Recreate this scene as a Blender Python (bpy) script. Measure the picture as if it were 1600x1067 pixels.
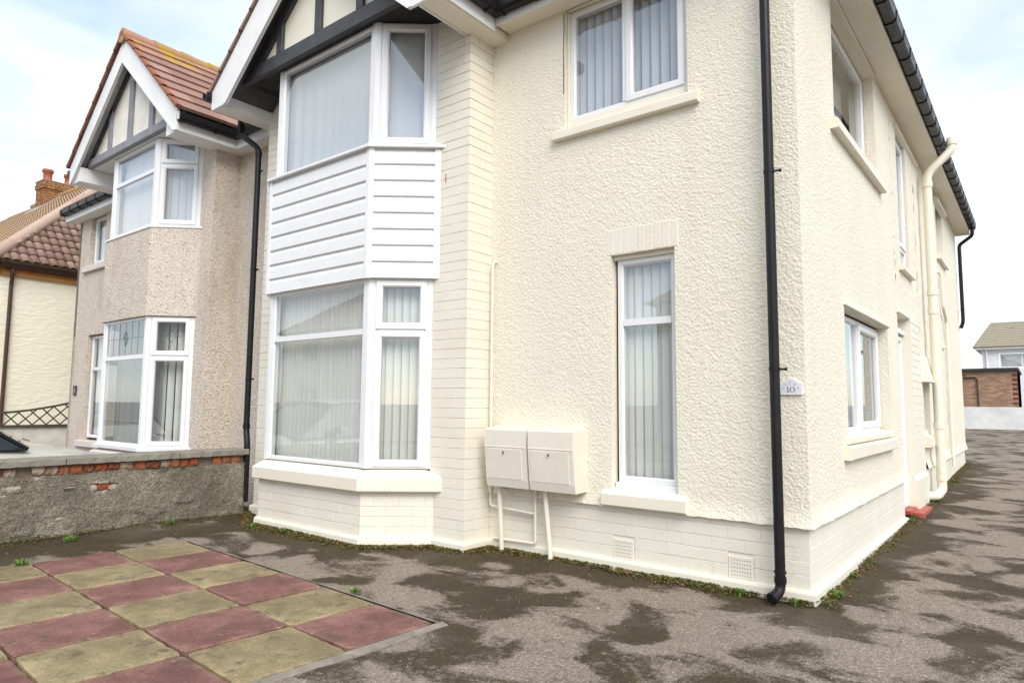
import bpy, math, random
import numpy as np
from mathutils import Vector, Matrix
random.seed(7); RNG = np.random.default_rng(7)
S = bpy.context.scene; COL = S.collection
for o in list(bpy.data.objects): bpy.data.objects.remove(o)

# ------------------------------------------------------------------ camera, sky, sun, exposure
CAMP = (1.275, -4.833, 1.32)
cd = bpy.data.cameras.new('camera'); cd.sensor_width = 36; cd.lens = 23.565; cd.clip_end = 2000; cd.clip_start = .05
cam = bpy.data.objects.new('camera', cd); COL.objects.link(cam); S.camera = cam
yaw, pit, rol = math.radians(38.353), math.radians(5.351), math.radians(.483)
fw = Vector((-math.sin(yaw)*math.cos(pit), math.cos(yaw)*math.cos(pit), math.sin(pit)))
rt = Vector((math.cos(yaw), math.sin(yaw), 0)); up = rt.cross(fw)
r2 = rt*math.cos(rol) + up*math.sin(rol); u2 = -rt*math.sin(rol) + up*math.cos(rol)
cam.matrix_world = Matrix(((r2.x, u2.x, -fw.x, CAMP[0]), (r2.y, u2.y, -fw.y, CAMP[1]), (r2.z, u2.z, -fw.z, CAMP[2]), (0, 0, 0, 1)))

SUN_DIR = Vector((.86, -.66, 1.0)).normalized()
W = bpy.data.worlds.new('World'); S.world = W; W.use_nodes = True
nt = W.node_tree; nt.nodes.clear()
def wn(t, **k):
    n = nt.nodes.new(t)
    for a, b in k.items(): setattr(n, a, b)
    return n
sky = wn('ShaderNodeTexSky', sky_type='NISHITA', sun_disc=False, sun_elevation=math.asin(SUN_DIR.z), sun_rotation=math.atan2(SUN_DIR.x, SUN_DIR.y))
sky.air_density = 1.0; sky.dust_density = .6; sky.ozone_density = 1.0
b1 = wn('ShaderNodeBackground'); b1.inputs[1].default_value = .15; b1.label = 'clear sky'
b2 = wn('ShaderNodeBackground'); b2.inputs[0].default_value = (.93, .968, 1, 1); b2.inputs[1].default_value = .61
tc = wn('ShaderNodeTexCoord'); mp = wn('ShaderNodeMapping'); mp.inputs['Scale'].default_value = (1, 1, 2.6)
ns = wn('ShaderNodeTexNoise'); ns.inputs['Scale'].default_value = 2.1; ns.inputs['Detail'].default_value = 7; ns.inputs['Roughness'].default_value = .5; ns.inputs['Distortion'].default_value = .4
rp = wn('ShaderNodeValToRGB'); rp.color_ramp.elements[0].position = .38; rp.color_ramp.elements[1].position = .60
rp.color_ramp.elements[0].color = (.28, .28, .28, 1)
mx = wn('ShaderNodeMixShader'); ou = wn('ShaderNodeOutputWorld')
L = nt.links.new
L(tc.outputs['Generated'], mp.inputs['Vector']); L(mp.outputs[0], ns.inputs['Vector']); L(ns.outputs['Fac'], rp.inputs[0])
L(sky.outputs[0], b1.inputs[0]); L(rp.outputs[0], mx.inputs[0]); L(b1.outputs[0], mx.inputs[1]); L(b2.outputs[0], mx.inputs[2]); L(mx.outputs[0], ou.inputs[0])
sl = bpy.data.lights.new('sun', 'SUN'); sl.energy = 1.5; sl.angle = math.radians(38); sl.color = (1, .95, .86)
so = bpy.data.objects.new('sun', sl); COL.objects.link(so); so.rotation_euler = SUN_DIR.to_track_quat('Z', 'Y').to_euler(); so.location = (6, -8, 14)
vs = S.view_settings; vs.view_transform = 'Standard'; vs.look = 'None'; vs.gamma = 1; vs.use_curve_mapping = False; vs.exposure = 1.08
S.render.engine = 'CYCLES'
S.cycles.max_bounces = 8; S.cycles.transparent_max_bounces = 12; S.cycles.diffuse_bounces = 4

# ------------------------------------------------------------------ helpers
WL = {}          # world location of every object's origin
def link(name, data, parent=None, wloc=(0, 0, 0)):
    o = bpy.data.objects.new(name, data); COL.objects.link(o)
    wloc = Vector(wloc)
    if parent is not None:
        o.parent = parent; o.location = wloc - WL[parent.name]
    else: o.location = wloc
    WL[o.name] = wloc
    return o
def tag(o, label, cat, group=None):
    o['label'] = label; o['category'] = cat
    if group: o['group'] = group
    return o
def thing(name, loc, label, cat, group=None):
    return tag(link(name, None, None, loc), label, cat, group)
def structure(o): o['kind'] = 'structure'; return o
def stuff(o): o['kind'] = 'stuff'; return o

class Fr:        # frame: u along a wall, z up, n out of the wall
    def __init__(s, o, u):
        s.o = Vector((o[0], o[1], 0)); s.u = Vector((u[0], u[1], 0)).normalized(); s.n = Vector((s.u.y, -s.u.x, 0))
    def p(s, u, z, n=0): return s.o + s.u*u + s.n*n + Vector((0, 0, z))
WORLD = Fr((0, 0), (1, 0))     # n = -y

class MB:
    def __init__(s): s.v = []; s.f = []; s.sm = []
    def face(s, pts, smooth=False):
        k = len(s.v); s.v += [tuple(p) for p in pts]; s.f.append(tuple(range(k, k+len(pts)))); s.sm.append(smooth)
    def add(s, vs, fs, smooth=False):
        k = len(s.v); s.v += [tuple(p) for p in vs]; s.f += [tuple(i+k for i in f) for f in fs]; s.sm += [smooth]*len(fs)
    def hexa(s, P):   # 8 points: bottom 4 ccw, top 4 ccw
        s.add(P, [(3, 2, 1, 0), (4, 5, 6, 7), (0, 1, 5, 4), (1, 2, 6, 5), (2, 3, 7, 6), (3, 0, 4, 7)])
    def box(s, F, u0, u1, z0, z1, n0, n1):
        s.hexa([F.p(u0, z0, n1), F.p(u1, z0, n1), F.p(u1, z0, n0), F.p(u0, z0, n0), F.p(u0, z1, n1), F.p(u1, z1, n1), F.p(u1, z1, n0), F.p(u0, z1, n0)])
    def cbox(s, F, u0, u1, z0, z1, n0, n1, c=.006, back=True):   # front face chamfered
        P = [F.p(u, z, n0) for u, z in ((u0, z0), (u1, z0), (u1, z1), (u0, z1))]
        P += [F.p(u, z, n1-c) for u, z in ((u0, z0), (u1, z0), (u1, z1), (u0, z1))]
        P += [F.p(u, z, n1) for u, z in ((u0+c, z0+c), (u1-c, z0+c), (u1-c, z1-c), (u0+c, z1-c))]
        fs = [(8, 9, 10, 11)]
        for a in (0, 4):
            for i in range(4):
                j = (i+1) % 4; fs.append((a+i, a+j, a+4+j, a+4+i))
        if back: fs.append((3, 2, 1, 0))
        s.add(P, fs)
    def extrude(s, F, u0, u1, prof, m0=0, m1=0, caps=True):
        # profile of (n, z) closed polygon run along u; m = mitre slope du/dn at each end
        k = len(prof)
        P = [F.p(u0+m0*n, z, n) for n, z in prof] + [F.p(u1+m1*n, z, n) for n, z in prof]
        fs = [(i, (i+1) % k, k+(i+1) % k, k+i) for i in range(k)]
        if caps: fs += [tuple(range(k-1, -1, -1)), tuple(range(k, 2*k))]
        s.add(P, fs)
    def ring(s, F, u0, u1, z0, z1, prof):   # mitred frame; prof of (inset, n)
        k = len(prof); P = []
        for a, b, du, dz in ((u0, z0, 1, 1), (u1, z0, -1, 1), (u1, z1, -1, -1), (u0, z1, 1, -1)):
            P += [F.p(a+du*i, b+dz*i, n) for i, n in prof]
        fs = []
        for c in range(4):
            d = (c+1) % 4
            for i in range(k-1): fs.append((c*k+i, d*k+i, d*k+i+1, c*k+i+1))
        s.add(P, fs)
    def tube(s, path, r, seg=12, caps=True, rr=None):
        path = [Vector(p) for p in path]; n = len(path); rings = []
        T = []
        for i in range(n):
            a = path[i]-path[i-1] if i else path[1]-path[0]
            b = path[i+1]-path[i] if i < n-1 else a
            T.append((a.normalized()+b.normalized()).normalized())
        ref = Vector((0, 0, 1)) if abs(T[0].z) < .9 else Vector((0, 1, 0))
        x = T[0].cross(ref).normalized()
        V = []
        for i in range(n):
            x = (x - T[i]*x.dot(T[i])).normalized(); y = T[i].cross(x)
            R = rr[i] if rr else r
            for k in range(seg):
                a = 2*math.pi*k/seg; V.append(path[i] + x*math.cos(a)*R + y*math.sin(a)*R)
        fs = []
        for i in range(n-1):
            for k in range(seg):
                l = (k+1) % seg; fs.append((i*seg+k, i*seg+l, (i+1)*seg+l, (i+1)*seg+k))
        s.add(V, fs, True)
        if caps:
            s.face([V[k] for k in range(seg-1, -1, -1)]); s.face([V[(n-1)*seg+k] for k in range(seg)])
    def build(s, name, mat, parent=None, origin=None):
        w = Vector(origin) if origin is not None else (WL[parent.name] if parent is not None else Vector((0, 0, 0)))
        me = bpy.data.meshes.new(name)
        me.from_pydata([(a[0]-w.x, a[1]-w.y, a[2]-w.z) for a in s.v], [], s.f)
        if any(s.sm): me.polygons.foreach_set('use_smooth', s.sm)
        if mat: me.materials.append(mat)
        me.update()
        return link(name, me, parent, w)

def build_each(mb, name, mat, parent):
    par = list(range(len(mb.v)))
    def fd(a):
        while par[a] != a: par[a] = par[par[a]]; a = par[a]
        return a
    key = {}
    for i, v in enumerate(mb.v):
        k = tuple(round(c, 4) for c in v)
        if k in key: par[fd(i)] = fd(key[k])
        else: key[k] = i
    for f in mb.f:
        for j in f[1:]: par[fd(j)] = fd(f[0])
    groups = {}
    for f, sm in zip(mb.f, mb.sm): groups.setdefault(fd(f[0]), []).append((f, sm))
    out = []
    for g in groups.values():
        m = MB()
        used = sorted({i for f, _ in g for i in f}); mp_ = {a: b for b, a in enumerate(used)}
        m.v = [mb.v[i] for i in used]; m.f = [tuple(mp_[i] for i in f) for f, _ in g]; m.sm = [q for _, q in g]
        out.append(m.build(name, mat, parent))
    return out

def vnoise(x, y, seed=0):
    x = np.asarray(x, float); y = np.asarray(y, float)
    xi = np.floor(x).astype(np.int64); yi = np.floor(y).astype(np.int64); fx = x-xi; fy = y-yi
    fx = fx*fx*(3-2*fx); fy = fy*fy*(3-2*fy)
    def h(a, b):
        q = (a*374761393 + b*668265263 + seed*1442695041) & 0x7fffffff
        q = ((q ^ (q >> 13))*1274126177) & 0x7fffffff
        return ((q ^ (q >> 16)) & 0xffff)/65535.
    return (h(xi, yi)*(1-fx)+h(xi+1, yi)*fx)*(1-fy)+(h(xi, yi+1)*(1-fx)+h(xi+1, yi+1)*fx)*fy
def fbm(x, y, seed=0, o=3):
    t = 0; a = .5
    for i in range(o): t = t+a*vnoise(x*2**i, y*2**i, seed+i); a *= .5
    return t/(1-.5**o)

# ------------------------------------------------------------------ materials
class NM:
    def __init__(s, name, rough=.6, spec=.5):
        s.m = bpy.data.materials.new(name); s.m.use_nodes = True; s.t = s.m.node_tree
        s.b = s.t.nodes['Principled BSDF']; s.b.inputs['Roughness'].default_value = rough
        s.b.inputs['Specular IOR Level'].default_value = spec
        s._pos = None
    def n(s, t, **k):
        x = s.t.nodes.new(t)
        for a, b in k.items(): setattr(x, a, b)
        return x
    def l(s, a, b): s.t.links.new(a, b)
    def pos(s, scale=(1, 1, 1), obj=False):
        if obj: src = s.n('ShaderNodeTexCoord').outputs['Object']
        else: src = s.n('ShaderNodeNewGeometry').outputs['Position']
        if scale == (1, 1, 1): return src
        m = s.n('ShaderNodeMapping'); m.inputs['Scale'].default_value = scale; s.l(src, m.inputs['Vector']); return m.outputs[0]
    def noise(s, scale, detail=4, rough=.55, vec=None, dist=0):
        x = s.n('ShaderNodeTexNoise'); x.inputs['Scale'].default_value = scale; x.inputs['Detail'].default_value = detail
        x.inputs['Roughness'].default_value = rough; x.inputs['Distortion'].default_value = dist
        s.l(vec if vec is not None else s.pos(), x.inputs['Vector']); return x.outputs['Fac']
    def voro(s, scale, vec=None, out='Color', feat='F1'):
        x = s.n('ShaderNodeTexVoronoi', feature=feat); x.inputs['Scale'].default_value = scale
        s.l(vec if vec is not None else s.pos(), x.inputs['Vector']); return x.outputs[out]
    def ramp(s, fac, stops, interp='LINEAR'):
        r = s.n('ShaderNodeValToRGB'); e = r.color_ramp; e.interpolation = interp
        while len(e.elements) > 1: e.elements.remove(e.elements[-1])
        for i, (p, c) in enumerate(stops):
            el = e.elements[0] if i == 0 else e.elements.new(p)
            el.position = p; el.color = (*c, 1) if not isinstance(c, (int, float)) else (c, c, c, 1)
        s.l(fac, r.inputs[0]); return r.outputs[0]
    def mix(s, fac, a, b, mode='MIX'):
        x = s.n('ShaderNodeMix', data_type='RGBA', blend_type=mode)
        for v, i in ((fac, 0), (a, 6), (b, 7)):
            if isinstance(v, (int, float)): x.inputs[i].default_value = v if i == 0 else (v, v, v, 1)
            elif isinstance(v, tuple): x.inputs[i].default_value = (*v, 1)
            else: s.l(v, x.inputs[i])
        return x.outputs[2]
    def math(s, op, a, b=0.):
        x = s.n('ShaderNodeMath', operation=op)
        for v, i in ((a, 0), (b, 1)):
            if isinstance(v, (int, float)): x.inputs[i].default_value = v
            else: s.l(v, x.inputs[i])
        return x.outputs[0]
    def rand(s): return s.n('ShaderNodeObjectInfo').outputs['Random']
    def col(s, c):
        if isinstance(c, tuple): s.b.inputs['Base Color'].default_value = (*c, 1)
        else: s.l(c, s.b.inputs['Base Color'])
        return s
    def bump(s, h, dist=.01, strength=1.):
        x = s.n('ShaderNodeBump'); x.inputs['Distance'].default_value = dist; x.inputs['Strength'].default_value = strength
        s.l(h, x.inputs['Height']); s.l(x.outputs[0], s.b.inputs['Normal']); return s
    def rough(s, f): s.l(f, s.b.inputs['Roughness']); return s

def plain(name, c, rough=.5, var=.06, nscale=6., bump=0., spec=.5):
    m = NM(name, rough, spec); d = tuple(x*(1-var*2) for x in c); e = tuple(min(1, x*(1+var)) for x in c)
    m.col(m.ramp(m.noise(nscale, 6, .6), [(.3, d), (.7, e)]))
    if bump: m.bump(m.noise(nscale*12, 4), bump)
    return m.m

def mat_render():
    m = NM('cream_roughcast', .75, .3)
    c = m.ramp(m.noise(1.3, 5, .6), [(.3, (.75, .70, .575)), (.72, (.79, .745, .63))])
    c = m.mix(m.ramp(m.noise(38, 5, .65), [(.3, .35), (.46, 0.)]), c, (.62, .58, .46))
    c = m.mix(m.ramp(m.noise(1., 5, .6, m.pos((7, 7, .45))), [(.52, 0.), (.72, .28)]), c, (.66, .60, .46))
    sp = m.ramp(m.noise(9, 8, .8), [(.68, 0.), (.75, .45)]); c = m.mix(sp, c, (.63, .59, .47))
    m.col(c); h = m.math('ADD', m.noise(70, 4, .6), m.math('MULTIPLY', m.voro(48, out='Distance'), .7)); m.bump(h, .009, .7)
    return m.m
def mat_paintbrick():
    m = NM('cream_painted_brick', .55, .4)
    c = m.ramp(m.noise(2.2, 6, .6), [(.3, (.73, .685, .58)), (.7, (.78, .74, .64))])
    c = m.mix(m.ramp(m.noise(7, 7, .75), [(.66, 0.), (.74, .4)]), c, (.60, .54, .42))
    m.col(c); m.bump(m.noise(55, 5, .6), .006, .7); return m.m
def mat_trim():
    m = NM('cream_gloss_paint', .45, .4)
    m.col(m.ramp(m.noise(3, 6, .6), [(.3, (.74, .69, .57)), (.7, (.785, .74, .63))])); m.bump(m.noise(30, 4), .002, .6); return m.m
def mat_upvc():
    m = NM('white_upvc', .3, .5)
    m.col(m.ramp(m.noise(4, 6, .65), [(.3, (.73, .732, .74)), (.65, (.775, .775, .785))])); return m.m
def mat_white_paint():
    m = NM('white_gloss_board', .4, .45)
    c = m.ramp(m.noise(3, 6, .65), [(.3, (.71, .71, .705)), (.65, (.79, .79, .785))])
    m.col(m.mix(m.ramp(m.noise(9, 8, .75), [(.62, 0.), (.75, .3)]), c, (.56, .54, .48))); m.bump(m.noise(25, 3), .002, .4); return m.m
def mat_black(name='black_plastic', c=.007, r=.33):
    m = NM(name, r, .28); m.col(m.ramp(m.noise(8, 5), [(.3, (c, c, c*1.15)), (.75, (c*1.9, c*1.9, c*2.1))]))
    m.rough(m.ramp(m.noise(14, 5), [(.3, r*.8), (.7, r*1.5)])); return m.m
def mat_dark_timber():
    m = NM('dark_painted_timber', .5, .4)
    m.col(m.ramp(m.noise(5, 6, .65), [(.3, (.035, .035, .04)), (.75, (.07, .07, .08))])); m.bump(m.noise(20, 4, .6, m.pos((1, 6, 6))), .003, .5); return m.m
def mat_glass():
    m = NM('window_glass'); t = m.t; t.nodes.remove(m.b)
    tr = m.n('ShaderNodeBsdfTransparent'); tr.inputs[0].default_value = (.885, .90, .905, 1)
    gl = m.n('ShaderNodeBsdfGlossy'); gl.inputs['Roughness'].default_value = .012; gl.inputs[0].default_value = (.95, .98, 1, 1)
    lw_ = m.n('ShaderNodeLayerWeight'); lw_.inputs['Blend'].default_value = .5
    fr = m.math('ADD', m.math('MULTIPLY', m.math('POWER', lw_.outputs['Facing'], 3.5), .8), .14)
    bp = m.n('ShaderNodeBump'); bp.inputs['Distance'].default_value = .004; bp.inputs['Strength'].default_value = .25
    m.l(m.noise(1.6, 1), bp.inputs['Height']); m.l(bp.outputs[0], gl.inputs['Normal'])
    mi = m.n('ShaderNodeMixShader'); m.l(fr, mi.inputs[0]); m.l(tr.outputs[0], mi.inputs[1]); m.l(gl.outputs[0], mi.inputs[2])
    m.l(mi.outputs[0], t.nodes['Material Output'].inputs[0]); return m.m
def mat_fabric(name, c):
    m = NM(name, .8, .2); v = m.math('ADD', m.math('MULTIPLY', m.rand(), .5), m.math('MULTIPLY', m.noise(5, 3), .5))
    m.col(m.ramp(v, [(.2, tuple(x*.9 for x in c)), (.8, c)])); m.b.inputs['Transmission Weight'].default_value = 0
    return m.m
def mat_pebbledash():
    m = NM('pebbledash', .85, .25)
    c = m.ramp(m.voro(58), [(.0, (.10, .07, .05)), (.14, (.36, .28, .21)), (.3, (.62, .53, .44)), (.7, (.72, .64, .55)), (1., (.84, .80, .74))])
    c = m.mix(m.ramp(m.noise(1.1, 6, .65), [(.35, .55), (.7, .05)]), c, (.43, .33, .24), 'MULTIPLY') if False else c
    c = m.mix(.36, c, (.60, .52, .45))
    st = m.ramp(m.noise(1.6, 6, .7, m.pos((1.4, 1.4, .35))), [(.5, 0.), (.72, .5)]); c = m.mix(st, c, (.36, .28, .2))
    m.col(c); m.bump(m.voro(58, out='Distance'), .014, .9); return m.m
def mat_asphalt():
    m = NM('mossy_asphalt', .85, .3)
    at = m.n('ShaderNodeAttribute', attribute_name='moss').outputs['Fac']
    base = m.ramp(m.noise(1.1, 6, .6), [(.3, (.25, .198, .152)), (.7, (.355, .29, .228))])
    chips = m.ramp(m.voro(120), [(.0, (.055, .044, .034)), (.35, (.215, .172, .13)), (.75, (.37, .308, .245)), (.95, (.66, .585, .49))])
    base = m.mix(.6, base, chips)
    base = m.mix(m.ramp(m.noise(48, 4, .75), [(.36, .55), (.52, 0.)]), base, (.10, .085, .07))
    q = m.math('ADD', m.noise(1.75, 4, .5, m.pos((1, 1.25, 1)), .7), m.math('MULTIPLY', m.math('SUBTRACT', m.noise(24, 5, .7), .5), .30))
    q = m.math('ADD', q, m.math('MULTIPLY', m.math('SUBTRACT', m.noise(75, 3, .65), .5), .22))
    q = m.math('ADD', q, m.math('MULTIPLY', at, .25))
    mask = m.ramp(q, [(.475, 0.), (.565, .94)])
    dark = m.ramp(m.noise(62, 4, .7), [(.3, (.014, .009, .003)), (.5, (.052, .034, .013)), (.64, (.10, .07, .032)), (.77, (.34, .28, .20))])
    dark = m.mix(m.ramp(m.noise(2.6, 6, .7), [(.35, .6), (.65, 0.)]), dark, (.03, .0215, .0105))
    dust = m.ramp(m.noise(5.2, 7, .75, m.pos((1, 2.2, 1))), [(.60, 0.), (.72, .5)]); dark = m.mix(dust, dark, (.20, .18, .15))
    mossc = m.ramp(m.math('ADD', m.noise(4.5, 6, .72), m.math('MULTIPLY', at, .10)), [(.54, 0.), (.68, .8)])
    dark = m.mix(mossc, dark, m.ramp(m.noise(60, 3), [(.35, (.03, .026, .005)), (.7, (.095, .08, .014))]))
    c = m.mix(mask, base, dark)
    c = m.mix(m.ramp(m.noise(.8, 5, .6), [(.52, 0.), (.72, .22)]), c, (.32, .285, .25), 'MIX')
    m.col(c); h = m.math('ADD', m.noise(85, 4, .65), m.math('MULTIPLY', m.voro(80, out='Distance'), .6)); m.bump(h, .011, 1.); return m.m
def mat_slab(name, a, b, lich):
    m = NM(name, .8, .3); rv = m.rand()
    va = m.n('ShaderNodeVectorMath', operation='ADD'); m.l(m.pos(), va.inputs[0])
    cx = m.n('ShaderNodeCombineXYZ'); m.l(m.math('MULTIPLY', rv, 37.), cx.inputs[0]); m.l(cx.outputs[0], va.inputs[1]); V = va.outputs[0]
    c = m.ramp(m.noise(3.4, 7, .66, V, .6), [(.32, a), (.66, b)])
    c = m.mix(m.ramp(m.noise(60, 4, .75), [(.36, .65), (.54, 0.)]), c, tuple(x*.6 for x in a))
    c = m.mix(m.ramp(m.noise(7, 8, .78, V), [(.6, 0.), (.7, .75)]), c, lich)
    # algae and worn rim of each slab, in the slab's own coordinates
    ob = m.n('ShaderNodeSeparateXYZ'); m.l(m.pos(obj=True), ob.inputs[0])
    e = m.math('MAXIMUM', m.math('ABSOLUTE', ob.outputs[0]), m.math('ABSOLUTE', ob.outputs[1]))
    e = m.math('ADD', e, m.math('MULTIPLY', m.math('SUBTRACT', m.noise(5, 6, .72), .5), .30))
    c = m.mix(m.ramp(e, [(.25, 0.), (.33, .6)]), c, lich)
    c = m.mix(m.ramp(m.noise(2.1, 6, .7, V), [(.42, .55), (.62, 0.)]), c, tuple(x*.62 for x in a))
    c = m.mix(m.ramp(m.noise(6, 7, .8, V), [(.36, .75), (.46, 0.)]), c, (.085, .065, .04))
    c = m.mix(m.ramp(m.noise(26, 5, .75, V), [(.63, 0.), (.69, .75)]), c, (.45, .40, .31))
    m.col(c); m.bump(m.noise(60, 5, .7), .005, .7); return m.m
def mat_tile(name, a, b, lich=None, lt=.6):
    m = NM(name, .8, .3); v = m.math('ADD', m.math('MULTIPLY', m.rand(), .5), m.math('MULTIPLY', m.noise(5, 6, .65), .5))
    c = m.ramp(v, [(.2, a), (.75, b)])
    if lich: c = m.mix(m.ramp(m.noise(3.2, 7, .7), [(lt, 0.), (lt+.1, .9)]), c, lich)
    m.col(c); m.bump(m.noise(60, 4), .004, .6); return m.m
def mat_oldrender():
    m = NM('grey_weathered_render', .9, .2)
    c = m.ramp(m.noise(2.6, 7, .7), [(.3, (.19, .162, .122)), (.5, (.30, .265, .205)), (.72, (.42, .38, .31))])
    c = m.mix(m.ramp(m.noise(1.15, 5, .7), [(.42, .6), (.56, 0.)]), c, (.155, .135, .10))
    c = m.mix(m.ramp(m.voro(95), [(.3, .6), (.6, 0.)]), c, (.09, .08, .055))
    c = m.mix(m.ramp(m.noise(1.7, 6, .7), [(.56, 0.), (.7, .6)]), c, (.105, .1, .045))
    c = m.mix(m.ramp(m.noise(5, 6, .7), [(.63, 0.), (.70, .7)]), c, (.5, .47, .41))
    m.col(c); h = m.math('ADD', m.noise(45, 6, .7), m.math('MULTIPLY', m.voro(70, out='Distance'), .5)); m.bump(h, .016, 1.); return m.m
def mat_redbrick(name='worn_red_brick', a=(.17, .05, .03), b=(.36, .12, .06), mortar=(.35, .3, .25), mt=.54):
    m = NM(name, .85, .25); v = m.math('ADD', m.math('MULTIPLY', m.rand(), .45), m.math('MULTIPLY', m.noise(16, 6, .7), .55))
    c = m.ramp(v, [(.25, a), (.7, b)])
    c = m.mix(m.ramp(m.noise(13, 7, .7), [(mt, 0.), (mt+.06, .9)]), c, mortar)
    m.col(c); m.bump(m.noise(45, 5, .7), .012, .9); return m.m
def mat_leaf(name, a, b):
    m = NM(name, .6, .3); m.col(m.ramp(m.noise(60, 2), [(.3, a), (.7, b)])); return m.m
def mat_stone(name, a, b, sp=(.1, .1, .06)):
    m = NM(name, .9, .2); c = m.ramp(m.noise(5, 7, .7), [(.3, a), (.7, b)])
    c = m.mix(m.ramp(m.noise(11, 7, .75), [(.57, 0.), (.68, .7)]), c, sp); m.col(c); m.bump(m.noise(60, 5, .7), .008, .8); return m.m

M = dict(render=mat_render(), pbrick=mat_paintbrick(), trim=mat_trim(), upvc=mat_upvc(), white=mat_white_paint(), black=mat_black(),
         dark=mat_dark_timber(), glass=mat_glass(), slat=mat_fabric('vertical_blind_fabric', (.78, .785, .73)), net=mat_fabric('net_curtain', (.74, .75, .75)),
         blueslat=mat_fabric('blue_grey_blind', (.56, .60, .67)), dimnet=mat_fabric('dim_curtain', (.30, .32, .31)), sheer=mat_fabric('grey_sheer_curtain', (.63, .64, .64)), peb=mat_pebbledash(), asphalt=mat_asphalt(), buff=mat_slab('buff_slab', (.215, .165, .088), (.41, .33, .19), (.48, .37, .20)),
         red=mat_slab('red_slab', (.165, .072, .06), (.335, .17, .14), (.41, .25, .185)),
         tile=mat_tile('terracotta_tile', (.24, .135, .105), (.36, .225, .18), (.34, .25, .05), .66), verge=mat_tile('red_verge_tile', (.27, .09, .05), (.36, .15, .09)),
         lichtile=mat_tile('lichened_ridge_tile', (.33, .17, .12), (.42, .24, .17), (.42, .28, .03), .5),
         pan=mat_tile('brown_pantile', (.20, .125, .095), (.32, .21, .165)), panl=mat_tile('lichened_pantile', (.27, .17, .12), (.37, .25, .18), (.40, .27, .02), .52),
         ridge=mat_tile('pink_ridge_tile', (.36, .25, .19), (.47, .345, .275), (.34, .25, .06), .66), oldrender=mat_oldrender(), rbrick=mat_redbrick(),
         cope=mat_stone('weathered_concrete', (.19, .175, .14), (.31, .29, .24)), mortar=mat_stone('old_mortar', (.13, .1, .075), (.25, .2, .15)),
         edging=mat_stone('concrete_edging', (.18, .155, .125), (.32, .28, .235), (.08, .07, .035)), redpaint=plain('red_step_paint', (.42, .085, .055), .5, .12, 9, .003),
         brown=plain('brown_gutter', (.07, .028, .02), .35), orange=plain('orange_timber', (.42, .19, .05), .6), yellow=None,
         soffgrey=plain('grey_white_soffit', (.55, .55, .55), .6), beamgrey=plain('slate_grey_paint', (.23, .23, .255), .55, .1), panel=plain('pale_gable_render', (.76, .72, .65), .8, .06, 5, .004),
         silver=None)
def _car():
    m = NM('pale_metallic_paint', .28, .5); m.b.inputs['Metallic'].default_value = .1; m.b.inputs['Coat Weight'].default_value = .8; m.b.inputs['Coat Roughness'].default_value = .05
    m.col(m.ramp(m.noise(2.5, 3), [(.3, (.50, .49, .43)), (.7, (.54, .53, .47))])); return m.m
M['silver'] = _car()
def _yel():
    m = NM('pale_yellow_render', .8, .25); c = m.ramp(m.noise(1.2, 6, .65), [(.3, (.79, .75, .60)), (.7, (.83, .80, .67))])
    m.col(c); m.bump(m.noise(7, 2, .5, m.pos((1, 1, 2.6))), .03, .5); return m.m
M['yellow'] = _yel()

# ------------------------------------------------------------------ ground
def gz(x, y):
    x = np.asarray(x, float); y = np.asarray(y, float)
    z = np.clip((y-1.)/32., 0, 1.05)*.5 + np.clip((y-4)/8., 0, 1)*.06*np.clip((18-y)/6, 0, 1)
    z = z + (fbm(x*1.3, y*1.3, 11)-.5)*.022*np.clip((y+14)/4, 0, 1)
    return z - .06*np.clip((-y-7.5)/1.5, 0, 1)
def seg_dist(x, y, a, b):
    ax, ay = a; bx, by = b; t = np.clip(((x-ax)*(bx-ax)+(y-ay)*(by-ay))/((bx-ax)**2+(by-ay)**2), 0, 1)
    return np.hypot(x-ax-t*(bx-ax), y-ay-t*(by-ay))
BASE = [((-6.2, -.38), (-5.45, -.8)), ((-5.42, -.8), (-3.7, -.8)), ((-3.7, -.8), (-3.2, -.38)), ((-3.2, -.38), (-2.78, -.38)), ((-2.78, -.38), (-2.78, -.03)), ((-2.78, -.03), (.03, -.03)), ((.03, -.03), (.03, 11.4)), ((-6.2, -.4), (-6.25, -7))]
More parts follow.
